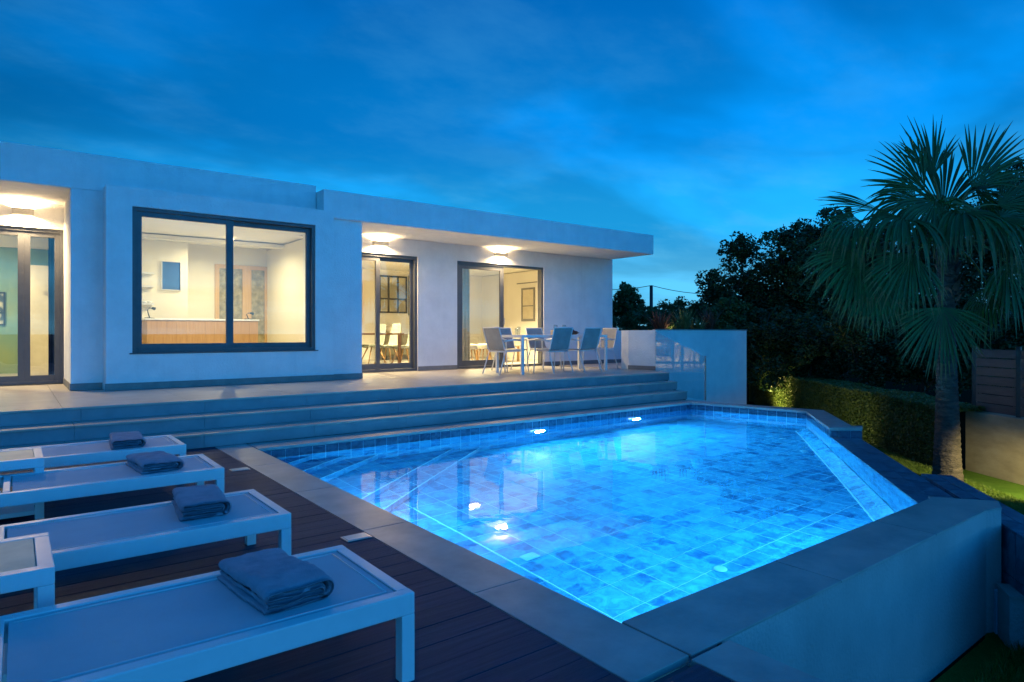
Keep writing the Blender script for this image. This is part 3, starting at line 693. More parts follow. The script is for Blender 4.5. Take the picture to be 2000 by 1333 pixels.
# wall lamps: box fittings throwing light up and down
WARM = (1.0, .70, .36)
def sconce(x0, x1, y, z0, z1, label, pw):
    xc = (x0 + x1) / 2; t = thing('wall_lamp', (xc, y, (z0 + z1) / 2), label, 'wall light', 'box wall lights on the porch walls')
    b = MB(); d = .105; k = .006
    k = .006; b.box(x0, x0 + k, y - d, y, z0, z1); b.box(x1 - k, x1, y - d, y, z0, z1); b.box(x0 + k, x1 - k, y - d, y - d + k, z0, z1); b.box(x0 + k, x1 - k, y - k, y - .0005, z0, z1)
    b.build('housing', M['housing'], t)
    MB().box(x0 + .01, x1 - .01, y - d + .01, y - .01, (z0 + z1) / 2 - .008, (z0 + z1) / 2 + .008).build('bulb_board', M['lampglow'], t)
    for s_, e in ((1, pw), (-1, pw * .9)):
        ld = bpy.data.lights.new('wall_lamp_light', 'AREA'); ld.shape = 'RECTANGLE'; ld.size = x1 - x0 - .03; ld.size_y = .075; ld.energy = e; ld.color = WARM; ld.spread = R(162)
        lo = bpy.data.objects.new('wall_lamp_light', ld); col.objects.link(lo); lo.parent = t
        lo.location = (0, -d / 2, s_ * ((z1 - z0) / 2 + .001)); lo.rotation_euler = (0 if s_ < 0 else math.pi, 0, 0)
M['housing'] = mat('grey_lamp_housing', (.45, .43, .40), None, 10, .5)
M['lampglow'] = emit('warm_lamp_board', (1.0, .75, .42), 12)
SC = 70
sconce(5.49, 5.78, 11.509, 2.91, 2.99, 'box wall light above the left sliding door of the dining porch', SC)
sconce(8.39, 8.70, 11.509, 2.91, 2.985, 'box wall light above the open door behind the outdoor dining table', SC)
sconce(-.02, .24, 11.929, 2.95, 3.045, 'box wall light over the bedroom double door at far left', SC * 1.1)

# ceiling lights inside the rooms
def ceiling_light(x, y, z, label, e, spread=132, tilt=0, rad=.15):
    t = thing('ceiling_light', (x, y, z), label, 'ceiling light', 'ceiling lights in the rooms')
    MB().lathe((x, y, z), [(0, -.03), (rad * .87, -.028), (rad, -.01), (rad, 0)], 20).build('diffuser', M['lampglow'], t)
    ld = bpy.data.lights.new('room_light', 'AREA'); ld.shape = 'DISK'; ld.size = rad * 1.7; ld.energy = e; ld.color = (1.0, .83, .46); ld.spread = R(spread)
    lo = bpy.data.objects.new('room_light', ld); col.objects.link(lo); lo.parent = t; lo.location = (0, 0, -.045); lo.rotation_euler = (R(tilt), 0, 0)
ceiling_light(2.6, 10.66, 2.999, 'round ceiling light just inside the large kitchen window', 82, 150, 14)
ceiling_light(3.245, 12.9, 2.878 + .115, 'added unseen ceiling spot brightening the back of the kitchen', 52, 165, 0, .06)  # added lamp, out of sight behind the mullion, brightens the rear kitchen walls
ceiling_light(6.0, 13.8, 3.015, 'round ceiling light over the indoor dining table', 320)
ceiling_light(9.3, 13.6, 3.015, 'round ceiling light over the living room stools', 340)
ceiling_light(-1.2, 13.4, 3.015, 'round ceiling light in the green bedroom', 170, 174)
# ------------------------------------------------------------------ sun loungers
def make_lounger():
    t = thing('sun_lounger')
    # local: x along the length, foot end at 0, head end at -2.0; y across 0..0.64
    w = .64; h = .31
    f = MB(); f.box(-2.0, 0, 0, .048, h - .075, h, .004); f.box(-2.0, 0, w - .048, w, h - .075, h, .004)
    f.box(-.046, -.001, .0485, w - .0485, h - .073, h - .001, .003); f.box(-1.999, -1.954, .0485, w - .0485, h - .073, h - .001, .003)
    f.build('frame', M['wframe'], t)
    pp = MB()
    for y in (.074, w - .074): pp.tube([(-.075, y, h - .006), (-1.12, y, h - .006)], .0035, 5)
    pp.tube([(-.075, .074, h - .006), (-.075, w - .074, h - .006)], .0035, 5); pp.build('piping', M['wframe'], t)
    for x in (0, -1.95):
        for y in (0, w - .05):
            MB().box(x - .05, x, y, y + .05, 0, h - .0755, .003).build('leg', M['wframe'], t)
    s = MB(); n = 10
    V = []; F = []
    for i in range(n + 1):
        for j in range(9):
            x = -.05 - i / n * 1.08; v = j / 8
            sag = .006 * math.sin(math.pi * v) * math.sin(math.pi * min(1, i / n * 1.0))
            V.append((x, .052 + v * (w - .104), h - .006 - sag))
    for i in range(n):
        for j in range(8): a = i * 9 + j; F.append((a, a + 1, a + 10, a + 9))
    s.add(V, F, True); s.add([(x, y, z - .006) for x, y, z in V], [f_[::-1] for f_ in F], True)
    s.build('seat', M['sling'], t)
    MB().box(-1.175, -1.14, .049, w - .049, h - .035, h + .002, .003).build('crossbar', M['wframe'], t)
    # raised backrest hinged at the crossbar
    b = MB(); c, s_ = math.cos(R(34)), math.sin(R(34)); L_ = .82
    p0 = (-1.19, h - .01); p1 = (-1.19 - L_ * c, h - .01 + L_ * s_)
    br = MB()
    for y in (.065, w - .065): br.bar((p0[0], y, p0[1]), (p1[0], y, p1[1]), .03)
    br.bar((p1[0], .05, p1[1]), (p1[0], w - .05, p1[1]), .03)
    br.build('backrest_frame', M['wframe'], t)
    b.add([(p0[0], .07, p0[1] + .01), (p0[0], w - .07, p0[1] + .01), (p1[0], w - .07, p1[1] + .01), (p1[0], .07, p1[1] + .01)], [(0, 1, 2, 3)])
    b.add([(p0[0], .07, p0[1]), (p0[0], w - .07, p0[1]), (p1[0], w - .07, p1[1]), (p1[0], .07, p1[1])], [(3, 2, 1, 0)])
    b.build('backrest', M['sling'], t)
    return t
lg = make_lounger()
LL = [(1.115, 2.00, 'nearest white sun lounger, at the bottom of the photo'), (1.11, 3.255, 'white sun lounger second from the front, behind the large side table'),
      (1.125, 4.62, 'white sun lounger third from the front, its seat ending in a crossbar'), (1.115, 5.78, 'farthest white sun lounger, close to the terrace steps')]
for i, (x, y, l) in enumerate(LL):
    o = lg if i == 0 else copy_tree(lg)
    o.location = (x, y, 0); o.rotation_euler.z = R((-.3, .2, -.2, .3)[i])
    tag(o, l, 'sun lounger', 'white sun loungers in a row on the deck')

def towel_mesh(seed):
    rnd = random.Random(seed)
    # profile in x-z: sheet folded over itself, the round fold on +x; extruded along y
    L_ = .235; W = .44; th = .0175; path = []
    x0, x1 = -L_ / 2, L_ / 2
    zs = [.012, .031, .050, .069]
    # serpentine that wraps inside an outer fold
    def arc(cx, cz, r, a0, a1, n=7):
        return [(cx + r * math.cos(R(a0 + (a1 - a0) * i / n)), cz + r * math.sin(R(a0 + (a1 - a0) * i / n))) for i in range(n + 1)]
    def run(xa, xb, z, n=9):
        return [(xa + (xb - xa) * i / n, z + .0012 * math.sin(i * 1.7 + z * 90)) for i in range(n + 1)]
    p = run(x0, x1 - .040, .010) + arc(x1 - .040, .0405, .0305, -90, 90) + run(x1 - .040, x0 + .022, .071)[1:] + arc(x0 + .020, .0605, .0105, 90, 270) + run(x0 + .022, x1 - .05, .050)[1:] + arc(x1 - .05, .0405, .0095, 90, -90) + run(x1 - .05, x0 + .01, .031)[1:]
    ny = 34; V = []; F = []
    n = len(p)
    nr = []
    for i in range(n):
        a = p[max(i - 1, 0)]; b = p[min(i + 1, n - 1)]; d = Vector((b[0] - a[0], b[1] - a[1])).normalized(); nr.append((-d.y, d.x))
    for side in (1, -1):
        for j in range(ny + 1):
            v = j / ny; y = (v - .5) * W
            edge = min(v, 1 - v) * W
            k = 1.0 if edge > .014 else math.sqrt(max(0, 1 - (1 - edge / .014) ** 2)) * .9 + .1
            for i in range(n):
                q = noise.noise(Vector((p[i][0] * 14 + seed, y * 9, side * .2 + p[i][1] * 20))) * .0045 + noise.noise(Vector((p[i][0] * 42, y * 42, seed + p[i][1] * 40))) * .0034
                h = th / 2 * k
                bulge = .006 * math.sin(math.pi * v) * (1 if p[i][1] > .06 else 0)
                dip = -.004 * math.cos(2.2 * math.pi * v + seed) * (p[i][1] / .07)
                V.append((p[i][0] + nr[i][0] * side * h * 1 + q * .6 + .006 * math.sin(v * 4 + seed), y, p[i][1] + nr[i][1] * side * h + q + bulge + dip))
    m_ = (ny + 1) * n
    for s_ in (0, 1):
        for j in range(ny):
            for i in range(n - 1):
                a = s_ * m_ + j * n + i; f = (a, a + 1, a + n + 1, a + n); F.append(f if s_ == 0 else f[::-1])
    for j in range(ny):
        for i in (0, n - 1):
            a = j * n + i; f = (a, a + n, a + n + m_, a + m_); F.append(f)
    for i in range(n - 1):
        for j in (0, ny):
            a = j * n + i; F.append((a, a + 1, a + 1 + m_, a + m_))
    b = MB(); b.add(V, F, True); return b
tw = [(.745, 2.36, 4, 'folded blue towel on the nearest lounger, largest in view'), (.775, 3.66, -3, 'folded blue towel on the second lounger from the front'),
      (.765, 4.99, 3, 'folded blue towel on the third lounger from the front'), (.74, 6.13, -2, 'folded blue towel on the farthest lounger by the steps')]
for i, (x, y, a, l) in enumerate(tw):
    o = towel_mesh(i * 3.1 + 1).build('folded_towel', M['towel'])
    o.location = (x, y, .300); o.rotation_euler.z = R(a); tag(o, l, 'towel', 'blue towels folded on the loungers')
    o.scale = ((1.06, 1.0, 1.1, 1.02)[i], (1.0, .97, 1.03, 1.05)[i], (.96, 1.0, .9, .93)[i])

def make_side_table():
    t = thing('side_table'); w, d, h = .50, .50, .40
    f = MB(); k = .05
    f.box(-w, 0, 0, k, h - .06, h, .003); f.box(-w, 0, d - k, d, h - .06, h, .003); f.box(-k, -.0005, k + .0005, d - k - .0005, h - .059, h - .001, .003); f.box(-w + .0005, -w + k, k + .0005, d - k - .0005, h - .059, h - .001, .003)
    f.build('frame', M['wframe'], t)
    MB().box(-w + k + .003, -k - .003, k + .003, d - k - .003, h - .012, h - .002, .001).build('table_top', M['ttop'], t)
    for x in (0, -w + k):
        for y in (0, d - k): MB().box(x - k, x, y, y + k, 0, h - .0605, .003).build('leg', M['wframe'], t)
    MB().box(-w + k, -k, .02, d - .02, .03, .06, .003).build('shelf', M['wframe'], t)
    return t
st = make_side_table(); st.location = (.115, 2.765, 0); tag(st, 'square white side table nearest the camera, between the two front loungers', 'side table', 'cream topped side tables')
s2 = copy_tree(st); s2.location = (.16, 5.22, 0); tag(s2, 'square white side table farther back beside the farthest lounger', 'side table', 'cream topped side tables')

# flush plates in the deck by the coping
for (x, y, l) in ((1.62, 3.60, 'small square glass plate flush in the deck, nearer the camera'), (1.60, 6.02, 'small square glass plate flush in the deck, nearer the steps')):
    t = thing('deck_plate', (x, y, .003), l, 'deck plate', 'flush plates in the deck edge')
    MB().box(x - .085, x + .07, y - .055, y + .055, .0015, .006, .002).build('rim', M['steel'], t)
    MB().box(x - .075, x + .06, y - .045, y + .045, .0062, .0085).build('cover', M['plate'], t)

# ------------------------------------------------------------------ terrace dining set
def make_chair():
    t = thing('dining_chair')
    fr = .013
    for s in (-1, 1):
        MB().tube([(s * .262, .25, 0), (s * .258, .215, .40), (s * .256, .20, .63)], [.0115, .0125, .0125], 8).build('leg', M['wframe'], t)
        MB().tube([(s * .245, -.33, 0), (s * .238, -.22, .30), (s * .236, -.175, .44)], [.0115, .0125, .0125], 8).build('leg', M['wframe'], t)
        MB().tube([(s * .256, .20, .63), (s * .258, .02, .645), (s * .25, -.215, .62)], [.016, .018, .014], 8).build('armrest', M['wframe'], t)
    b = MB()
    for s in (-1, 1): b.tube([(s * .236, .22, .435), (s * .236, -.16, .43), (s * .236, -.20, .47), (s * .232, -.33, .87)], fr, 8)
    b.tube([(-.232, -.33, .87), (.232, -.33, .87)], fr, 8); b.tube([(-.236, .22, .435), (.236, .22, .435)], fr, 8); b.tube([(-.236, -.16, .42), (.236, -.16, .42)], fr, 8)
    b.build('frame', M['wframe'], t)
    def sheet(rows, name):
        V = []; F = []
        for (y, z) in rows:
            for x in (-.228, -.1, 0, .1, .228): V.append((x, y, z - .006 * (1 - (x / .228) ** 2)))
        for i in range(len(rows) - 1):
            for j in range(4): a = i * 5 + j; F.append((a, a + 1, a + 6, a + 5))
        m_ = MB(); m_.add(V, F, True); m_.add([(x, y - .003, z - .004) for x, y, z in V], [f[::-1] for f in F], True); m_.build(name, M['chairsling'], t)
    sheet([(.215, .445), (.05, .435), (-.16, .438)], 'seat')
    sheet([(-.17, .455), (-.20, .49), (-.255, .66), (-.325, .865)], 'backrest')
    return t
M['chairsling'] = mat('outdoor_chair_sling', (.36, .35, .335), (.30, .29, .28), 6, .8, .4, 420, bdist=.002)
ch = make_chair(); TZ = .4405
CH = [(8.27, 9.42, 0, 'near-side outdoor chair facing the house, left of the pair with backs to the pool'),
      (9.06, 9.44, 3, 'near-side outdoor chair facing the house, right of the pair with backs to the pool'),
      (7.36, 9.76, -86, 'outdoor chair at the left head of the dining table'),
      (10.06, 9.92, 88, 'outdoor chair at the right head of the dining table, by the wall'),
      (8.02, 10.42, 178, 'far-side outdoor chair behind the table, nearer the left end'),
      (8.92, 10.42, 183, 'far-side outdoor chair behind the wine glasses')]
for i, (x, y, a, l) in enumerate(CH):
    o = ch if i == 0 else copy_tree(ch)
    o.location = (x, y, TZ); o.rotation_euler.z = R(a); tag(o, l, 'chair', 'outdoor chairs round the terrace table')
dt = thing('dining_table', (8.58, 9.75, TZ), 'long white metal outdoor dining table on the terrace', 'table')
x0, x1, y0, y1, zt = 7.45, 9.70, 9.33, 10.17, TZ + .735
f = MB(); f.box(x0, x1, y0, y0 + .045, zt - .05, zt, .003); f.box(x0, x1, y1 - .045, y1, zt - .05, zt, .003); f.box(x0, x0 + .045, y0 + .0455, y1 - .0455, zt - .05, zt - .0005); f.box(x1 - .045, x1, y0 + .0455, y1 - .0455, zt - .05, zt - .0005)
f.build('frame', M['wframe'], dt)
MB().box(x0 + .047, x1 - .047, y0 + .047, y1 - .047, zt - .012, zt - .001).build('table_top', M['ttop'], dt)
for x in (x0, x1 - .05):
    for y in (y0, y1 - .05): MB().box(x, x + .05, y, y + .05, TZ, zt - .0505, .003).build('leg', M['wframe'], dt)
def glass(x, y, l):
    t = thing('wine_glass', (x, y, zt), l, 'wine glass', 'glasses on the terrace table')
    MB().lathe((x, y, zt), [(0, .0), (.034, .001), (.034, .003), (.004, .008), (.004, .085), (.02, .10), (.038, .13), (.04, .16), (.034, .20), (.033, .20), (.038, .16), (.036, .131), (.018, .103), (0, .10)], 16).build('bowl', M['tglass'], t)
    MB().lathe((x, y, zt), [(0, .105), (.017, .106), (.035, .131), (.037, .150), (0, .150)], 16).build('drink', M['wine'], t)
glass(8.62, 9.72, 'red wine glass on the outdoor table, left of the two'); glass(8.80, 9.66, 'red wine glass on the outdoor table, nearer the fruit bowl')
fb = thing('fruit_bowl', (8.98, 9.60, zt), 'shallow woven bowl heaped with dark grapes on the table', 'fruit bowl')
MB().lathe((8.98, 9.60, zt), [(0, .003), (.07, .004), (.13, .045), (.138, .05), (.128, .042), (.068, .012), (0, .011)], 22).build('bowl', M['terracotta'], fb)
gb = MB()
for i in range(60):
    r_ = random.uniform(0, .10); a = random.uniform(0, 6.28); c = (8.98 + r_ * math.cos(a), 9.60 + r_ * math.sin(a), zt + .045 + (.1 - r_) * .45 + random.uniform(-.01, .01))
    gb.lathe(c, [(0, -.014), (.010, -.010), (.014, 0), (.010, .010), (0, .014)], 7)
o = gb.build('grapes', M['grape'], fb)
ib = thing('ice_bucket', (8.72, 9.80, zt), 'low pale pot standing behind the wine glasses', 'pot')
MB().box(8.62, 8.83, 9.78, 9.88, zt, zt + .10, .008).build('pot', M['ttop'], ib)
for x, y, h, l in ((7.72, 9.85, .13, 'small clear tumbler on the left end of the outdoor table'), (7.86, 9.95, .16, 'taller clear tumbler on the left end of the outdoor table')):
    o = MB().lathe((x, y, zt), [(0, .001), (.03, .001), (.035, h), (.032, h), (.028, .012), (0, .012)], 16).build('tumbler', M['tglass']); tag(o, l, 'tumbler', 'glasses on the terrace table')

# ------------------------------------------------------------------ indoor furniture
def shell_chair():
    t = thing('shell_chair')
    prof = [(.23, .43), (.15, .445), (0, .435), (-.14, .45), (-.20, .52), (-.225, .64), (-.25, .80), (-.27, .93), (-.272, .99)]
    V = []; F = []; nx = 8
    for i, (y, z) in enumerate(prof):
        wd = .23 if i < 4 else .225 - .002 * (i - 4) ** 2 * 1.6
        if i == len(prof) - 1: wd = .15
        for j in range(nx + 1):
            u = j / nx * 2 - 1
            V.append((u * wd, y + (abs(u) ** 2.5) * .045 * (1 if i > 3 else 0), z + (abs(u) ** 2.5) * .03 * (1 if i <= 3 else 0)))
    for i in range(len(prof) - 1):
        for j in range(nx): a = i * (nx + 1) + j; F.append((a, a + 1, a + nx + 2, a + nx + 1))
    m_ = MB(); m_.add(V, F, True); m_.add([(x, y - (.035 if i // (nx + 1) > 3 else 0), z - (.035 if i // (nx + 1) <= 3 else 0)) for i, (x, y, z) in enumerate(V)], [f[::-1] for f in F], True)
    n = len(V); k = nx + 1; rim = [(i * k, (i + 1) * k) for i in range(len(prof) - 1)] + [(i * k + nx, (i + 1) * k + nx) for i in range(len(prof) - 1)] + [(j, j + 1) for j in range(nx)] + [((len(prof) - 1) * k + j, (len(prof) - 1) * k + j + 1) for j in range(nx)]
    m_.f += [(a, b, b + n, a + n) for a, b in rim]; m_.sm += [True] * len(rim)
    m_.build('seat_shell', M['sage'], t)
    for sx in (-1, 1):
        for sy in (-1, 1): MB().tube([(sx * .10, sy * .09, .42), (sx * .24, sy * .24, 0)], [.02, .011], 8).build('leg', M['wood'], t)
    return t
IZ = .449
sc_ = shell_chair()
for i, (x, y, a, l) in enumerate(((7.18, 13.35, 88, 'sage shell chair with wooden legs seen indoors, nearest the glass'), (7.12, 14.1, 93, 'sage shell chair with wooden legs indoors, middle of the row'), (7.1, 14.85, 90, 'sage shell chair with wooden legs indoors, farthest in the row'))):
    o = sc_ if i == 0 else copy_tree(sc_)
    o.location = (x, y, IZ); o.rotation_euler.z = R(a); tag(o, l, 'chair', 'shell chairs at the indoor table')
it = thing('indoor_table', (6.4, 14.1, IZ), 'walnut dining table inside behind the left sliding door', 'table')
MB().box(5.7, 6.95, 12.95, 15.25, IZ + .72, IZ + .76, .004).build('table_top', M['woodd'], it)
for x in (5.75, 6.84):
    for y in (13.0, 15.14): MB().box(x, x + .06, y, y + .06, IZ, IZ + .719).build('leg', M['woodd'], it)
sb = thing('sideboard', (9.1, 16.6, IZ), 'dark wooden sideboard against the dining room wall', 'sideboard')
MB().box(8.2, 10.2, 16.42, 16.88, IZ + .12, IZ + .72, .006).build('cabinet', mat('dark_sideboard', (.10, .09, .05), (.14, .12, .07), 5, .5), sb)
for i in range(4): MB().box(8.23 + i * .49, 8.70 + i * .49, 16.40, 16.419, IZ + .15, IZ + .69, .003).build('door', bpy.data.materials['dark_sideboard'], sb)
for x in (8.3, 10.05): MB().box(x, x + .05, 16.5, 16.8, IZ, IZ + .119).build('leg', M['black'], sb)
# framed mirror panels on the wall
def wallpic(name, x0, x1, y, z0, z1, m, l, cat, fr=.03, cols=1, frm='black'):
    t = thing(name, ((x0 + x1) / 2, y, z0), l, cat)
    f = MB(); 
    f.box(x0, x1, y - .03, y, z0, z0 + fr); f.box(x0, x1, y - .03, y, z1 - fr, z1); f.box(x0, x0 + fr, y - .03, y, z0 + fr, z1 - fr); f.box(x1 - fr, x1, y - .03, y, z0 + fr, z1 - fr)
    for i in range(1, cols):
        x = x0 + (x1 - x0) * i / cols; f.box(x - fr / 2, x + fr / 2, y - .029, y, z0 + fr, z1 - fr)
    if cols > 1: f.box(x0 + fr, x1 - fr, y - .028, y, (z0 * .62 + z1 * .38) - fr / 2, (z0 * .62 + z1 * .38) + fr / 2)
    f.build('frame', M[frm], t); MB().box(x0 + fr, x1 - fr, y - .012, y - .002, z0 + fr, z1 - fr).build('panel', m, t)
mirr = mat('mirror_glass', (.55, .52, .42), None, 3, .08, metal=1)
wallpic('window_mirror', 8.25, 9.15, 16.89, 1.78, 2.86, mirr, 'black framed paned mirror on the dining room wall', 'mirror', .045, 3)
wallpic('wall_cabinet', 9.2, 10.2, 16.89, 1.72, 2.90, mat('dark_cabinet', (.09, .085, .045), (.13, .12, .07), 3, .4), 'tall dark wall panel beside the paned mirror', 'wall cabinet', .03)
wallpic('tall_artwork', 7.30, 7.72, 16.89, 1.70, 2.62, M['art'], 'tall dark artwork seen behind the left door leaf', 'picture', .02)
wallpic('blue_picture', 2.17, 2.50, 13.448, 2.01, 2.55, M['picture'], 'blue picture on the kitchen wall', 'picture', .012, frm='wframe')
pl = thing('cushion', (8.0, 16.5, IZ + .73), 'pale cushion leaning on the sideboard', 'cushion')
MB().lathe((8.45, 16.6, IZ + .86), [(0, -.13), (.10, -.10), (.15, 0), (.10, .10), (0, .13)], 14).build('cover', M['cush'], pl)

# kitchen island with two small black lamps
ki = thing('kitchen_island', (2.6, 12.3, IZ), 'oak fronted kitchen island behind the large window', 'kitchen island')
xa, xb = 1.728, 3.489
for i in range(12):
    w_ = (xb - xa) / 12; MB().box(xa + i * w_ + .001, xa + (i + 1) * w_ - .001, 12.0, 12.02, IZ, 1.425 + .0).build('panel', M['wood'], ki)
MB().box(xa, xb, 12.021, 12.75, IZ, 1.424).build('carcass', M['wood'], ki)
MB().box(xa - .03, xb + .02, 11.98, 12.8, 1.426, 1.455, .004).build('worktop', M['plastic'], ki)
def desk_lamp(x, y, h, l):
    t = thing('counter_lamp', (x, y, 1.456), l, 'lamp', 'small black lamps on the kitchen island')
    MB().lathe((x, y, 1.456), [(0, 0), (.075, 0), (.075, .012), (0, .014)], 16).build('base', M['black'], t)
    MB().tube([(x, y, 1.465), (x - .02, y, 1.456 + h * .45), (x - .035, y, 1.456 + h * .8), (x - .01, y, 1.456 + h), (x + .05, y, 1.456 + h)], .008, 8).build('arm', M['black'], t)
    MB().tube([(x + .03, y, 1.456 + h + .004), (x + .085, y, 1.456 + h - .012)], [.02, .025], 8).build('lamp_shade', M['black'], t)
desk_lamp(1.79, 12.15, .17, 'small black lamp on the left end of the oak island'); desk_lamp(3.36, 12.12, .115, 'small black lamp on the right end of the oak island')
sh = thing('kitchen_shelves', (1.35, 13.3, 1.3), 'white open kitchen shelves with a few dishes at left', 'shelves')
MB().box(1.55, 2.02, 13.42, 13.447, 1.30, 2.36).build('back_panel', M['inner'], sh)
for z in (1.40, 1.72, 2.04, 2.28): MB().box(1.55, 2.02, 13.20, 13.419, z, z + .03).build('shelf', M['plastic'], sh)
for i, x in enumerate((1.80, 1.88, 1.96)):
    o = MB().lathe((x, 13.3, 1.751), [(0, 0), (.03, 0), (.045, .035), (.04, .035), (.026, .006), (0, .006)], 12).build('dish', M['plastic']); tag(o, ('small white dish at the left of the kitchen shelf', 'small white dish in the middle of the kitchen shelf', 'small white dish at the right of the kitchen shelf')[i], 'dish', 'dishes on the kitchen shelf')

# curtains, stools and plant behind the right opening; bedroom pieces
def curtain(x0, x1, y, z0, z1, m, l, amp=.035, waves=7, seed=0):
    n = waves * 8; V = []; F = []
    for j in range(9):
        z = z1 - (z1 - z0) * j / 8
        for i in range(n + 1):
            u = i / n; a = amp * (.6 + .4 * j / 8)
            V.append((x0 + (x1 - x0) * u + .01 * math.sin(u * 17 + seed), y + a * math.sin(u * waves * 2 * math.pi + .3 * math.sin(j * .7 + seed)), z))
    for j in range(8):
        for i in range(n): a = j * (n + 1) + i; F.append((a, a + 1, a + n + 2, a + n + 1))
    m_ = MB(); m_.add(V, F, True); o = m_.build('curtain', m); tag(o, l, 'curtain'); return o
curtain(7.55, 8.05, 11.95, .47, 2.92, M['curtain'], 'beige curtain gathered at the left of the right sliding door', waves=6)
curtain(.43, .57, 12.35, .47, 2.90, M['bcurtain'], 'dark blue curtain drawn aside in the bedroom doorway', waves=4)
def stool(x, y, l):
    t = thing('stool', (x, y, IZ), l, 'stool', 'low stools in the living room')
    MB().lathe((x, y, IZ + .36), [(0, 0), (.19, 0), (.20, .02), (.20, .10), (.17, .13), (0, .135)], 18).build('seat', M['cush'], t)
    for a in range(4):
        c, s = math.cos(a * 1.571 + .6), math.sin(a * 1.571 + .6); MB().tube([(x + c * .12, y + s * .12, IZ + .36), (x + c * .19, y + s * .19, IZ)], [.016, .01], 6).build('leg', M['wood'], t)
stool(8.75, 13.0, 'low padded stool inside, left of the two behind the glass'); stool(9.35, 13.2, 'low padded stool inside, right of the two behind the glass')
ct = thing('coffee_table', (9.9, 13.6, IZ), 'pale coffee table in the living room with a plant on it', 'table')
MB().box(9.6, 10.7, 13.4, 14.1, IZ + .40, IZ + .44, .004).build('table_top', M['ttop'], ct)
for x in (9.65, 10.6):
    for y in (13.45, 14.0): MB().box(x, x + .05, y, y + .05, IZ, IZ + .399).build('leg', M['wood'], ct)
vp = thing('potted_plant', (9.95, 13.5, IZ + .44), 'small leafy potted plant on the living room table', 'plant')
MB().lathe((9.95, 13.5, IZ + .441), [(0, 0), (.05, 0), (.07, .12), (.06, .12), (0, .10)], 14).build('pot', M['plastic'], vp)
lf = MB()
for i in range(26):
    a = random.uniform(0, 6.28); e = random.uniform(.3, 1.3); L_ = random.uniform(.18, .36); d = Vector((math.cos(a) * math.cos(e), math.sin(a) * math.cos(e), math.sin(e))); s = Vector((-math.sin(a), math.cos(a), 0)) * .022
    p = Vector((9.95, 13.5, IZ + .55)); q = p + d * L_ * .6; r_ = p + d * L_ - Vector((0, 0, .04)); lf.add([p, q - s, r_, q + s], [(0, 1, 2, 3)])
lf.build('leaves', M['phor'], vp)
bd = thing('bed', (-1.3, 14.2, IZ), 'low bed with pale bedding and dark base in the green bedroom', 'bed')
MB().box(-2.6, -.35, 13.6, 15.2, IZ + .12, IZ + .32, .02).build('base', M['black'], bd); MB().box(-2.55, -.4, 13.62, 15.1, IZ + .321, IZ + .55, .06).build('mattress', M['cush'], bd)
MB().box(-1.0, -.5, 13.8, 14.3, IZ + .551, IZ + .68, .05).build('pillow', M['plastic'], bd)
wd = thing('wardrobe', (.45, 14.8, IZ), 'tall beige wardrobe in the bedroom', 'wardrobe')
MB().box(.24, .95, 14.4, 15.29, IZ, IZ + 1.98, .006).build('body', M['curtain'], wd)
wallpic('bedroom_picture', -.95, -.12, 15.398, 1.35, 1.98, mat('bedroom_art', (.45, .45, .36), (.05, .07, .09), 4, .5, lo=.47, hi=.53, detail=1), 'black framed picture on the green bedroom wall', 'picture', .03, 2)
bl = thing('pendant_lamp', (.16, 14.2, 2.1), 'small bright pendant bulb glowing in the bedroom', 'pendant lamp')
MB().tube([(.16, 14.2, 3.01), (.16, 14.2, 2.16)], .004, 6).build('cord', M['black'], bl)
MB().lathe((.16, 14.2, 2.12), [(0, -.035), (.025, -.025), (.035, 0), (.025, .03), (0, .04)], 12).build('bulb', emit('bulb_glow', (1, .85, .6), 40), bl)

# ------------------------------------------------------------------ garden walls, glass screen, planter
plw = thing('planter', (12, 9, GZ), 'long white rendered planter wall at the right end of the terrace', 'planter')
PLP = [(10.44, 8.68), (13.72, 8.68), (13.72, 9.75), (10.30, 9.75), (10.30, 9.30)]
MB().prism(ccw([(10.44, 8.68), (13.72, 8.68), (13.72, 8.86), (10.55, 8.86)]), GZ - .1, 1.27).build('front_wall', M['stucco'], plw)
MB().prism(ccw([(10.438, 8.68), (10.548, 8.862), (10.46, 9.38), (10.30, 9.30)]), GZ - .1, 1.27).build('end_wall', M['stucco'], plw)
MB().prism(ccw([(10.30, 9.302), (10.46, 9.382), (13.72, 9.382), (13.72, 9.50), (10.30, 9.50)]), GZ - .1, 1.268).build('back_wall', M['stucco'], plw)
MB().box(13.55, 13.718, 8.862, 9.38, GZ - .1, 1.268).build('end_wall', M['stucco'], plw)
MB().prism(ccw([(10.42, 8.665), (13.735, 8.665), (13.735, 8.87), (10.56, 8.87)]), 1.271, 1.292, .002).build('cap', M['skirt'], plw)
MB().prism(ccw([(10.55, 8.865), (13.54, 8.865), (13.54, 9.378), (10.47, 9.378)]), .9, 1.16).build('earth', M['soil'], plw)
MB().prism(ccw([(10.282, 9.295), (10.296, 9.302), (10.434, 8.682), (10.42, 8.668)]), .444, .53).build('skirting', M['skirt'], plw)
lw = thing('terrace_wall', (13, 11.6, .44), 'low white wall closing the terrace beyond the house corner', 'wall')
MB().box(12.16, 16, 11.52, 11.72, -.9, 1.27).build('wall', M['stucco'], lw); MB().box(12.16, 16, 11.505, 11.519, .444, .53).build('skirting', M['skirt'], lw)
gs = thing('glass_screen', (10.1, 7.8, 0), 'frameless clear glass screen with sloping top beside the steps', 'glass screen')
ga, gb2 = Vector((10.40, 8.66, 0)), Vector((9.845, 7.06, 0)); gd = (gb2 - ga).normalized(); gn = Vector((-gd.y, gd.x, 0)) * .006
def gp(p, z): return (p.x, p.y, z)
V = []
for s in (-1, 1):
    for p, z in ((ga, .0), (gb2, .0), (gb2, .79), (ga, 1.24)): q = p + gn * s; V.append((q.x, q.y, z))
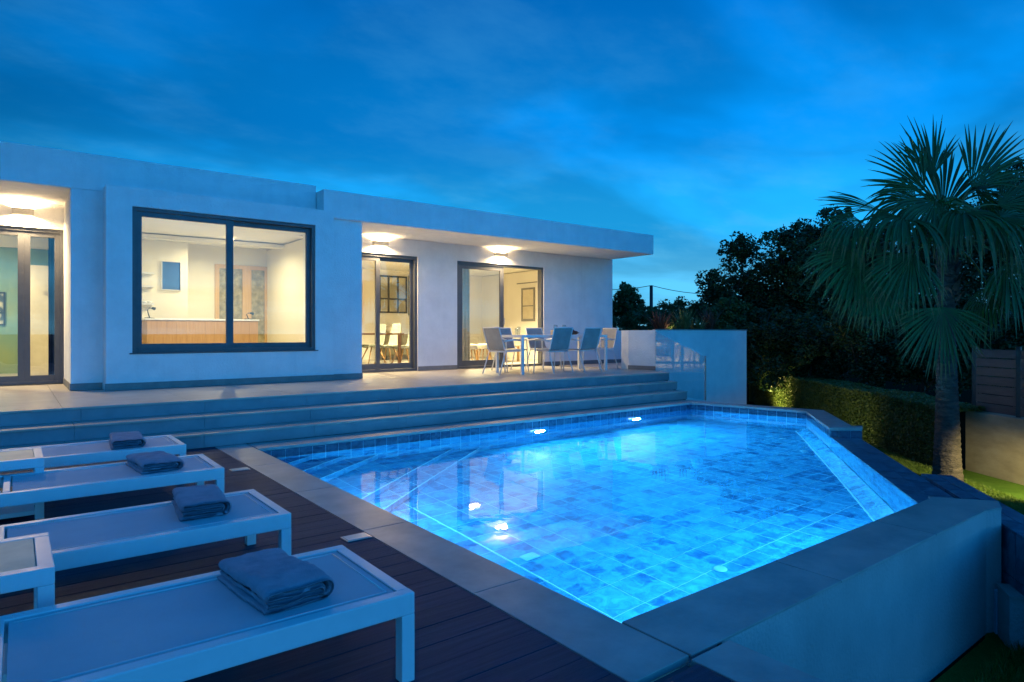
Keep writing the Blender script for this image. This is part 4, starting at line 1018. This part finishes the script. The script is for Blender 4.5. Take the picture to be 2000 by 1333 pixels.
MB().add(V, [(0, 1, 2, 3), (7, 6, 5, 4), (0, 4, 5, 1), (1, 5, 6, 2), (2, 6, 7, 3), (3, 7, 4, 0)]).build('glass_pane', M['bglass'], gs)
MB().bar(gp(gb2 + gd * .012, .0), gp(gb2 + gd * .012, .80), .022).build('edge_post', M['skirt'], gs)

cw = thing('boundary_wall', (11.2, 3, GZ), 'beige rendered low boundary wall at the right under the slat fence', 'wall')
wa, wb = Vector((11.40, 3.53)), Vector((9.9, 1.17)); wd_ = (wb - wa).normalized(); wnrm = Vector((-wd_.y, wd_.x))
if wnrm.x < 0: wnrm = -wnrm
def wp(t, d): v = wa + wd_ * t + wnrm * d; return (v.x, v.y)
MB().prism(ccw([wp(0, 0), wp(2.8, 0), wp(2.8, .2), wp(0, .2)]), GZ - .1, .04, .004).build('wall', M['conc'], cw)
fc = thing('slat_fence', (11.2, 3, .05), 'dark horizontal slat fence panel standing on the beige wall', 'fence')
posts = [.06, .82, 1.58, 2.34]
for p in posts:
    v = wp(p, .10); MB().box(v[0] - .028, v[0] + .028, v[1] - .028, v[1] + .028, .041, 1.02, .003).build('post', M['black'], fc)
for i in range(3):
    for k in range(7):
        z = .055 + k * .133; a, b = wp(posts[i] + .035, .09), wp(posts[i + 1] - .035, .09); a2, b2 = wp(posts[i] + .035, .115), wp(posts[i + 1] - .035, .115)
        MB().prism(ccw([a, b, b2, a2]), z, z + .122, .002).build('slat', M['fence'], fc)

up_ = thing('utility_pole', (19.6, 20.2, -1), 'thin dark utility pole with wires beyond the garden', 'utility pole')
pb = at(1272, 700, 34); pt = at(1272, 558, 34)
MB().tube([(pb.x, pb.y, -1), pt], [.11, .085], 8).build('pole', M['black'], up_)
w1, w2 = at(1100, 552, 44), at(1460, 566, 40)
for q in (w1, w2):
    pts = []
    for i in range(11):
        t_ = i / 10; v = pt.lerp(q, t_); v.z -= 1.0 * 4 * t_ * (1 - t_) * .35; pts.append(v)
    MB().tube(pts, .018, 5).build('wire', M['black'], up_)

# garden spotlights
def spot(x, y, z, tx, ty, tz, e, c, l, size=80):
    t = thing('garden_spotlight', (x, y, z), l, 'garden light', 'spike lights in the garden')
    d = (Vector((tx, ty, tz)) - Vector((x, y, z))).normalized()
    MB().tube([(x, y, 1.1 if z > 1 else GZ - .05), (x, y, z)], .008, 6).build('spike', M['black'], t)
    p = Vector((x, y, z)); MB().tube([p - d * .04, p + d * .05], [.03, .034], 12, caps=False).build('hood', M['black'], t)
    b = MB(); ax = d.cross(Vector((0, 0, 1))).normalized(); ay = ax.cross(d); b.add([p + d * .01 + (ax * math.cos(k) + ay * math.sin(k)) * .028 for k in [i * math.pi / 6 for i in range(12)]], [tuple(range(12))]); b.build('lens', M['lampglow'], t)
    ld = bpy.data.lights.new('garden_light', 'SPOT'); ld.energy = e; ld.color = c; ld.spot_size = R(size); ld.spot_blend = .8; ld.shadow_soft_size = .03
    lo = bpy.data.objects.new('garden_light', ld); col.objects.link(lo); lo.parent = t; lo.location = d * .055; lo.rotation_euler = d.to_track_quat('-Z', 'Y').to_euler()
# ------------------------------------------------------------------ foliage
def leaf_cards(P, size, up=.0, asp=1.9):
    """P (n,3) centres -> rhombus leaves with random orientation"""
    n = len(P)
    a = rng.normal(size=(n, 3)); a[:, 2] = a[:, 2] * .6 + up; a /= np.linalg.norm(a, axis=1)[:, None]
    b = rng.normal(size=(n, 3)); b -= (b * a).sum(1)[:, None] * a; b /= np.linalg.norm(b, axis=1)[:, None]
    s = size * rng.uniform(.6, 1.3, n)[:, None]
    V = np.stack([P - a * s * .5, P + b * s * .5 / asp, P + a * s * .5, P - b * s * .5 / asp], 1).reshape(-1, 3)
    F = np.arange(n * 4).reshape(n, 4); return V, F
def cluster(c, r, n, sub=24, sq=.8):
    """points in an uneven crown round c"""
    c = np.array(c); k = sub
    d = rng.normal(size=(k, 3)); d /= np.linalg.norm(d, axis=1)[:, None]
    sc = c + d * (r * rng.uniform(.45, .95, k))[:, None] * np.array([1, 1, sq])
    idx = rng.integers(0, k, n); sr = r * rng.uniform(.12, .38, k)
    q = rng.normal(size=(n, 3)); q /= np.linalg.norm(q, axis=1)[:, None]
    return sc[idx] + q * (sr[idx] * rng.uniform(.35, 1, n) ** .6)[:, None] * np.array([1, 1, .85])
def tree(name, clusters, base, leaf, n, size, label, cat='tree', group=None, trunk=.12, m='bark', extra=1.0):
    t = thing(name, (base[0], base[1], GZ), label, cat, group)
    pts = []
    tot = sum(r ** 2 for _, r in clusters)
    for c, r in clusters: pts.append(cluster(c, r, int(1.7 * n * r ** 2 / tot), sub=int(36 + r * 14)))
    V, F = leaf_cards(np.concatenate(pts), size * .88); npmesh('crown', V, F, leaf, t)
    b = MB(); p0 = Vector((base[0], base[1], GZ - .1)); zt = min(c.z for c, r in clusters)
    fork = Vector((base[0], base[1], GZ + max(.3, (zt - GZ) * .5)))
    b.tube([p0, p0.lerp(fork, .5) + Vector((.05, .03, 0)), fork], [trunk, trunk * .85, trunk * .7], 9)
    b.build('trunk', M[m], t)
    l = MB()
    for c, r in clusters:
        mid = fork.lerp(Vector(c), .55) + Vector((random.uniform(-.2, .2), random.uniform(-.2, .2), .1))
        l.tube([fork, mid, Vector(c)], [trunk * .5, trunk * .3, trunk * .12], 7)
        for k in range(6):
            e = Vector(c) + Vector((random.gauss(0, 1), random.gauss(0, 1), random.gauss(0, .8))).normalized() * r * .85
            l.tube([mid.lerp(Vector(c), .5), (mid + e) / 2 + Vector((0, 0, .1)), e], [trunk * .16, trunk * .1, .008], 5)
    l.build('branches', M[m], t)
    return t
def cl(l, f, jit=.6):
    out = []
    for px, py, rp in l: ff = f + random.uniform(-jit, jit); out.append((at(px, py, ff), rp / 1260 * ff))
    return out
def bs(px, f): v = at(px, 700, f); return (v.x, v.y)
tree('broadleaf_tree', cl([(1425, 560, 55), (1445, 492, 42), (1405, 610, 50), (1470, 590, 70), (1500, 640, 70), (1395, 575, 22)], 19), bs(1455, 19), M['leaf'], 15000, .12, 'dark broadleaf tree just right of the sky gap, airy left edge', group='dark trees behind the garden')
tree('broadleaf_tree', cl([(1530, 500, 62), (1515, 560, 70), (1560, 462, 45), (1570, 560, 80), (1540, 640, 80)], 18), bs(1545, 18), M['leaf'], 15000, .12, 'dark broadleaf tree with a rounded top left of the palm', group='dark trees behind the garden')
tree('broadleaf_tree', cl([(1625, 440, 48), (1600, 500, 60), (1665, 480, 75), (1640, 570, 90), (1700, 540, 90), (1620, 640, 80)], 18), bs(1650, 18), M['leaf'], 18000, .12, 'tall dark tree standing right behind the palm fronds at left', group='dark trees behind the garden')
tree('broadleaf_tree', cl([(1760, 470, 70), (1790, 560, 100), (1850, 510, 100), (1750, 620, 90), (1830, 640, 100)], 17), bs(1800, 17), M['leaf'], 17000, .12, 'dark tree directly behind the palm trunk', group='dark trees behind the garden')
tree('broadleaf_tree', cl([(1985, 345, 42), (1955, 410, 60), (2030, 400, 80), (1960, 500, 110), (2060, 520, 120), (1930, 610, 100), (2020, 640, 110)], 16), bs(1990, 16), M['leaf'], 20000, .11, 'tallest dark tree at the right edge of the view', group='dark trees behind the garden')
tree('small_tree', cl([(1222, 572, 24), (1208, 596, 26), (1243, 592, 22), (1226, 615, 34), (1255, 612, 20)], 30, 1), bs(1225, 30), M['leaf2'], 5200, .17, 'distant feathery tree just beyond the house corner')
def shrub(l, f, n, size, label, m='leaf2'): return tree('shrub', cl(l, f, .4), bs(l[0][0] - (45 if l[0][0] == 1470 else 0), f), M[m], n, size, label, 'shrub', 'dense shrubs behind the planter and hedge', trunk=.05)
shrub([(1215, 640, 34), (1250, 632, 36), (1285, 630, 34)], 20, 6000, .10, 'dark green shrub beyond the low terrace wall, left of the flax')
shrub([(1300, 610, 26), (1330, 606, 30), (1365, 612, 30), (1330, 635, 40)], 21, 6500, .10, 'dark shrub behind the flax plants in the planter')
shrub([(1395, 618, 30), (1425, 612, 38), (1455, 625, 40), (1410, 640, 40)], 18, 6500, .10, 'green shrub behind the right end of the planter')
shrub([(1470, 680, 60), (1520, 660, 60), (1500, 720, 55)], 17, 7000, .11, 'dark shrub above the left part of the hedge', 'leaf')
shrub([(1580, 660, 65), (1640, 690, 60), (1600, 730, 55)], 16, 7000, .11, 'dark shrub above the middle of the hedge', 'leaf')
shrub([(1690, 650, 60), (1650, 620, 40), (1730, 700, 65), (1690, 740, 50)], 14.6, 8000, .09, 'slightly greener shrub under the left palm fronds', 'leaf')
shrub([(1800, 700, 65), (1860, 720, 60), (1830, 650, 60)], 14, 7000, .10, 'dark shrub right behind the palm trunk base', 'leaf')
shrub([(1900, 660, 60), (1960, 640, 70), (2030, 660, 80), (1930, 720, 50)], 13.2, 8000, .10, 'dark shrub rising behind the slat fence', 'leaf')

# far wood along the horizon
P = []
for i in range(150):
    a = R(random.uniform(-60, 62)); d = random.uniform(46, 80); c = Vector((0, 0, 0)) + (FW * math.cos(a) + RT * math.sin(a)) * d
    P.append(cluster((c.x, c.y, random.uniform(-.3, 1.1)), random.uniform(1.4, 2.4), 170, 14))
V, F = leaf_cards(np.concatenate(P), .55); o = npmesh('distant_wood', V, F, M['leaf']); tag(o, 'far dark line of trees along the horizon', kind='stuff')

# clipped hedge
he = thing('hedge', (13.8, 7, GZ), 'clipped green hedge along the lawn, lit by a spotlight at its left end', 'hedge')
h0, h1 = Vector((18.0, 11.5)), Vector((10.9, 3.62)); hd = (h1 - h0); hl = hd.length; hd.normalize(); hn = Vector((hd.y, -hd.x))
if hn.x < 0: hn = -hn
n = 125000
u = rng.uniform(0, 1, n) ** .85 * hl; fsel = rng.uniform(0, 1, n); dd_ = np.where(fsel < .62, rng.uniform(0, .07, n), rng.uniform(0, .75, n)); zz_ = np.where(fsel < .62, rng.uniform(0, .98, n), .98 - rng.uniform(0, .07, n))
P = np.stack([h0.x + hd.x * u + hn.x * dd_, h0.y + hd.y * u + hn.y * dd_, GZ + zz_], 1)
wob = np.array([noise.noise(Vector((float(a), float(b), 0)) * 1.4) for a, b in zip(u[::50], zz_[::50])]); wob = np.repeat(wob, 50)[:n] * 0
bmp = np.sin(u * 3.1) * .018 + np.sin(u * 7.7 + zz_ * 5) * .014
P[:, 0] += hn.x * bmp; P[:, 1] += hn.y * bmp; P[:, 2] += np.sin(u * 2.3 + 1) * .015 + np.sin(u * 9.1) * .008
V, F = leaf_cards(P, .042, .1, 1.6); npmesh('foliage', V, F, M['hedgeleaf'], he)
def hp(t, d): v = h0 + hd * t + hn * d; return (v.x, v.y)
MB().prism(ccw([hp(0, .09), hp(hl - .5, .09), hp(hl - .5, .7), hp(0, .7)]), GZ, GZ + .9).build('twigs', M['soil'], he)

# ------------------------------------------------------------------ fan palm
pal = thing('fan_palm', (10.05, 3.32, GZ), 'fan palm with a thick ringed trunk and drooping fronds right of the pool', 'palm tree')
b = MB(); prof = [(.0, .245), (.12, .225), (.3, .205), (.55, .19), (.8, .178), (1.1, .165), (1.5, .15), (1.9, .138), (2.3, .13), (2.6, .12), (2.9, .125), (3.2, .14), (3.45, .11)]
V = []; F = []; nk = 28; zz = [i * .02 for i in range(174)]
for i, z in enumerate(zz):
    r0 = .79 * np.interp(z, [p[0] for p in prof], [p[1] for p in prof]) + .006 * abs(math.sin(z * 34)) + .004 * math.sin(z * 90)
    cx = 10.05 + .05 * math.sin(z * .8); cy = 3.32 + .03 * math.sin(z * .6)
    for k in range(nk):
        a = 2 * math.pi * k / nk; rr = r0 * (1 + .05 * noise.noise(Vector((math.cos(a) * 2, math.sin(a) * 2, z * 3)))) + .004 * noise.noise(Vector((a * 6, z * 20, 0)))
        V.append((cx + rr * math.cos(a), cy + rr * math.sin(a), GZ + z))
for i in range(len(zz) - 1):
    for k in range(nk): F.append((i * nk + k, i * nk + (k + 1) % nk, (i + 1) * nk + (k + 1) % nk, (i + 1) * nk + k))
b.add(V, F, True); b.build('trunk', M['pbark'], pal)
for i in range(34):   # old leaf bases under the crown
    z = GZ + 2.45 + i * .028; a = i * 2.4; d = Vector((math.cos(a), math.sin(a), 0)); s = Vector((-d.y, d.x, 0)); c = Vector((10.05 + .09, 3.33, z)) + d * .10
    w_ = .055; q = MB(); tip = c + d * random.uniform(.05, .11) + Vector((0, 0, random.uniform(.10, .2)))
    q.add([c - s * w_, c + s * w_, c + s * w_ * .9 + Vector((0, 0, .09)) + d * .03, c - s * w_ * .9 + Vector((0, 0, .09)) + d * .03, tip - s * .015, tip + s * .015, c - d * .06 - s * w_, c - d * .06 + s * w_], [(0, 1, 2, 3), (3, 2, 5, 4), (0, 3, 6), (1, 7, 2), (4, 5, 7, 6)])
    q.build('leaf_base', M['boot'] if i % 3 else M['pbark'], pal)
CROWN = Vector((10.10, 3.34, GZ + 3.42))
def frond(hub, axis, Rr, spread=R(250), nl=46, droop=.35, face=None, split=.58, fold=.0, base=None, curl=0):
    """fan leaf: blade round hub pointing along axis"""
    hub = Vector(hub); axis = Vector(axis).normalized(); bpt = base or (CROWN + Vector((random.uniform(-.06, .06), random.uniform(-.06, .06), random.uniform(-.15, .12))))
    face = Vector(face) if face is not None else Vector((0, 0, 1))
    face = (face - axis * face.dot(axis))
    if face.length < .05: face = RT - axis * RT.dot(axis)
    face.normalize(); side = axis.cross(face).normalized()
    ctrl = bpt.lerp(hub, .5) + Vector((0, 0, .16 + .12 * (hub - bpt).length))
    pt = [bpt * (1 - t) ** 2 + ctrl * 2 * t * (1 - t) + hub * t ** 2 for t in [i / 8 for i in range(9)]]
    st_ = MB(); st_.tube(pt, [.022 - .0012 * i for i in range(9)], 6)
    V = []; F = []; seg = 9; dth = spread / nl
    for i in range(nl):
        th = -spread / 2 + (i + .5) * dth + random.uniform(-.028, .028)
        Li = Rr * (1 - .28 * (abs(th) / (spread / 2)) ** 2) * (random.uniform(.90, 1.06) if random.random() > .12 else random.uniform(.6, .85))
        d = axis * math.cos(th) + side * math.sin(th)
        d = (d + face * (fold * abs(math.sin(th))) + face * ((-1) ** i) * .02).normalized()
        p_ = side * math.cos(th) - axis * math.sin(th)
        dr = (droop * 1.25 + .05) * random.uniform(.6, 1.6); b0 = len(V)
        for k in range(seg + 1):
            t = k / seg; L_ = Li * t
            full = math.tan(dth / 2) * L_ * 1.04
            tmax = math.tan(dth / 2) * Rr * split
            w_ = min(full, tmax * (1 - ((t - split) / (1 - split)) ** 1.7) if t > split else full) if t > .02 else .002
            w_ = max(w_, .0012)
            bend = dr * max(0, t - split * .55) ** 2 * Rr
            c = hub + d * L_ + Vector((0, 0, -bend)) - d * bend * .25
            vf = face * (w_ * .55)
            V += [c - p_ * w_ + vf, c - vf * .6, c + p_ * w_ + vf]
        for k in range(seg):
            a = b0 + k * 3; F += [(a, a + 1, a + 4, a + 3), (a + 1, a + 2, a + 5, a + 4)]
    fo = npmesh('frond', np.array([tuple(v) for v in V]), np.array(F), M['palmleaf'], pal)
    fo.data.materials.append(M['palmtip']); fo.data.polygons.foreach_set('material_index', np.array([1 if (q // 2) % seg >= seg - 2 else 0 for q in range(len(F))], dtype=np.int32))
    st_.build('petiole', M['petiole'], fo)
def fr(px, py, f, dx, dy, dz, rp, spread=220, droop=.5, facing=(0, 0), nl=38, fold=0., base=None, split=.60):
    """hub at photo place, f metres ahead; dx,dy direction to the right / up, dz away from camera"""
    hub = at(px, py, f); ax = RT * dx + UP * dy + FW * dz
    fc_ = -FW * 1.0 + RT * facing[0] + UP * facing[1]
    frond(hub, ax, rp / 1260 * f, R(spread), nl, droop, fc_, fold=fold, base=base, split=split)
random.seed(21)
F0 = 8.77
fr(1822, 345, F0 + .15, -.10, 1, .1, 140, 90, .06, nl=18, split=.42)
fr(1806, 372, F0 - .1, -.80, .75, -.1, 150, 100, .10, nl=24, split=.45)
fr(1897, 366, F0 - .1, .62, .95, .0, 158, 100, .08, nl=24, split=.5)
fr(1905, 372, F0 + .3, 1, .1, .2, 120, 150, .45, nl=30)
fr(1790, 390, F0 + .3, -.9, .1, .3, 110, 150, .7, nl=30)
fr(1722, 412, F0 + .1, -1, .32, .1, 128, 46, .12, nl=18, facing=(0, .6))
fr(1842, 415, F0 + .35, .1, 1, .1, 150, 110, .08, nl=30)
fr(1835, 430, F0 - .3, -.2, .5, -.7, 90, 200, .5, facing=(0, 1))
fr(1950, 402, F0 + .1, .9, .55, .0, 110, 120, .1, nl=28)
fr(1681, 432, F0 - .1, -.95, -.15, -.3, 105, 190, .95, facing=(0, 1.2))
fr(1826, 395, F0 - .5, .05, -1, -.5, 118, 220, .35, facing=(0, .8))
fr(1765, 425, F0 - .5, -.6, -.3, -.6, 120, 210, 1.0, facing=(-.2, 1.3))
fr(1880, 412, F0 - .5, .4, -.35, -.7, 130, 220, 1.05, facing=(.2, 1.4))
fr(1955, 425, F0 - .3, .9, -.2, -.4, 130, 210, 1.0, facing=(.2, 1.3))
fr(1681, 500, F0 - .2, -.95, -.62, -.2, 128, 150, .35, facing=(-.1, .5))
fr(1660, 470, F0 + .5, -.95, -.3, .2, 100, 180, .8, facing=(-.1, .9))
fr(1782, 497, F0 - .65, -.55, -.82, -.3, 125, 135, .30, facing=(-.1, .4))
fr(1705, 530, F0 - .35, -.35, -.9, -.1, 108, 170, .45, facing=(-.1, .5))
fr(1840, 600, F0 - .42, -.05, -1, -.05, 132, 168, .12, facing=(0, .15), nl=52)
fr(1967, 516, F0 - .3, .5, -.85, -.2, 125, 190, .4, facing=(.1, .5))
fr(2010, 470, F0 + .2, .7, -.6, .2, 130, 190, .6, facing=(.1, .8))
fr(1850, 400, F0 + .7, .1, .5, .8, 110, 180, .4, facing=(0, .8))
fr(1930, 560, F0 + .5, .3, -.9, .4, 105, 180, .5, facing=(0, .4))
fr(1745, 560, F0 + .5, -.2, -.9, .4, 90, 180, .5, facing=(0, .4))

# ------------------------------------------------------------------ New Zealand flax and bushes in the planter
def flax(x, y, z, h, n, m, label, spread=.5):
    t = thing('flax_plant', (x, y, z), label, 'plant', 'strap-leaved plants in the planter')
    for part_ in range(2):
        V = []; F = []
        for i in range(int(n * .85)):
            a = random.uniform(0, 6.28); lean = random.uniform(.05, spread); L_ = h * random.uniform(.55, 1.05); w_ = random.uniform(.014, .024)
            d = Vector((math.cos(a), math.sin(a), 0)); s = Vector((-d.y, d.x, 0)); b0 = len(V)
            for k in range(7):
                u_ = k / 6; c = Vector((x, y, z)) + d * (.05 + L_ * lean * u_ ** 1.5) + Vector((0, 0, L_ * (u_ - .35 * lean * u_ ** 3)))
                ww = w_ * (1 - u_ ** 2.5) + .001; V += [c - s * ww + d * ww * .5, c, c + s * ww + d * ww * .5]
            for k in range(6): q = b0 + k * 3; F += [(q, q + 1, q + 4, q + 3), (q + 1, q + 2, q + 5, q + 4)]
        npmesh('leaf_clump', np.array([tuple(v) for v in V]), np.array(F), m, t)
pz = 1.16
def plant_at(px, n_): 
    s = None
    k = (px - 1000) / 1260   # .7912 s - .6115 n = k (.6115 s + .7912 n)
    return ((.6115 + .7912 * k) * n_ / (.7912 - .6115 * k), n_)
for px, n_, h, c, m, l, spd in ((1290, 9.12, .62, 44, 'phorr', 'reddish flax plant at the left end of the planter', .75), (1336, 9.1, .68, 60, 'phor', 'tall green flax plant in the middle of the planter', .5),
                           (1362, 9.2, .5, 40, 'phor', 'shorter green flax plant right of the tallest one', .9), (1386, 9.15, .72, 34, 'phorr', 'dark red upright flax plant toward the right of the planter', .45)):
    x, y = plant_at(px, n_); flax(x, y, pz, h, c, M[m], l, spd)
x, y = plant_at(1318, 9.02)
V, F = leaf_cards(cluster((x, y, 1.40), .21, 1100, 16), .045); o = npmesh('low_bush', V, F, M['hedgeleaf']); tag(o, 'small yellow-green bush in the planter below the tall flax', 'shrub')
x, y = plant_at(1420, 9.1)
V, F = leaf_cards(cluster((x, y, 1.28), .24, 800, 16), .05); o = npmesh('low_bush', V, F, M['leaf2']); tag(o, 'low dark bush at the right of the planter', 'shrub')

# ------------------------------------------------------------------ grass
def grass(n, xs, ys, keep, h, name, label):
    x = rng.uniform(*xs, n); y = rng.uniform(*ys, n); k = keep(x, y); x = x[k]; y = y[k]; n = len(x)
    a = rng.uniform(0, 6.28, n); L_ = h * rng.uniform(.5, 1.2, n); w = .0035 * rng.uniform(.7, 1.3, n); lean = rng.uniform(.1, .7, n) * L_
    dx, dy = np.cos(a), np.sin(a); la = rng.uniform(0, 6.28, n)
    z = np.full(n, GZ - .002)
    V = np.stack([np.stack([x - dx * w, y - dy * w, z], 1), np.stack([x + dx * w, y + dy * w, z], 1), np.stack([x + np.cos(la) * lean, y + np.sin(la) * lean, z + L_], 1)], 1).reshape(-1, 3)
    o = npmesh(name, V, np.arange(n * 3).reshape(n, 3), M['grass']); tag(o, label, kind='stuff')
def outside(x, y):
    d = (x - DO.x) * DU.x + (y - DO.y) * DU.y
    s_ = (x - h0.x) * hn.x + (y - h0.y) * hn.y
    wl_ = (x - wa.x) * wnrm.x + (y - wa.y) * wnrm.y
    return (d > .66) & (s_ < .0) & ((wl_ < 0) | (y > 3.5))
grass(330000, (7.5, 13.5), (1.5, 8), outside, .05, 'lawn_grass', 'short mown lawn lit yellow-green beside the palm')
grass(60000, (2.3, 7.6), (-.5, 1.5), lambda x, y: np.ones(len(x), bool) & (((x - DO.x) * DU.x + (y - DO.y) * DU.y > .45) | (y < 1.35)), .09, 'rough_grass', 'dark longer grass at the foot of the retaining wall')

YEL = (1.0, .80, .22)
spot(15.15, 9.23, GZ + .1, 15.75, 8.80, GZ + .55, 150, YEL, 'spike light washing the left end of the hedge', 130)
spot(11.6, 6.15, GZ + .1, 12.9, 6.0, GZ + .6, 45, (.95, .85, .30), 'spike light hidden below the overflow edge, facing the middle of the hedge', 130)
spot(9.62, 1.55, GZ + 1.0, 10.4, 2.95, GZ + .1, 400, (1.0, .84, .30), "low path light on the lawn just right of the view, lighting the beige wall", 60)
spot(11.25, 8.95, 1.19, 11.35, 9.1, 1.8, 3.0, (1.0, .78, .35), 'small spike light among the flax plants', 130)
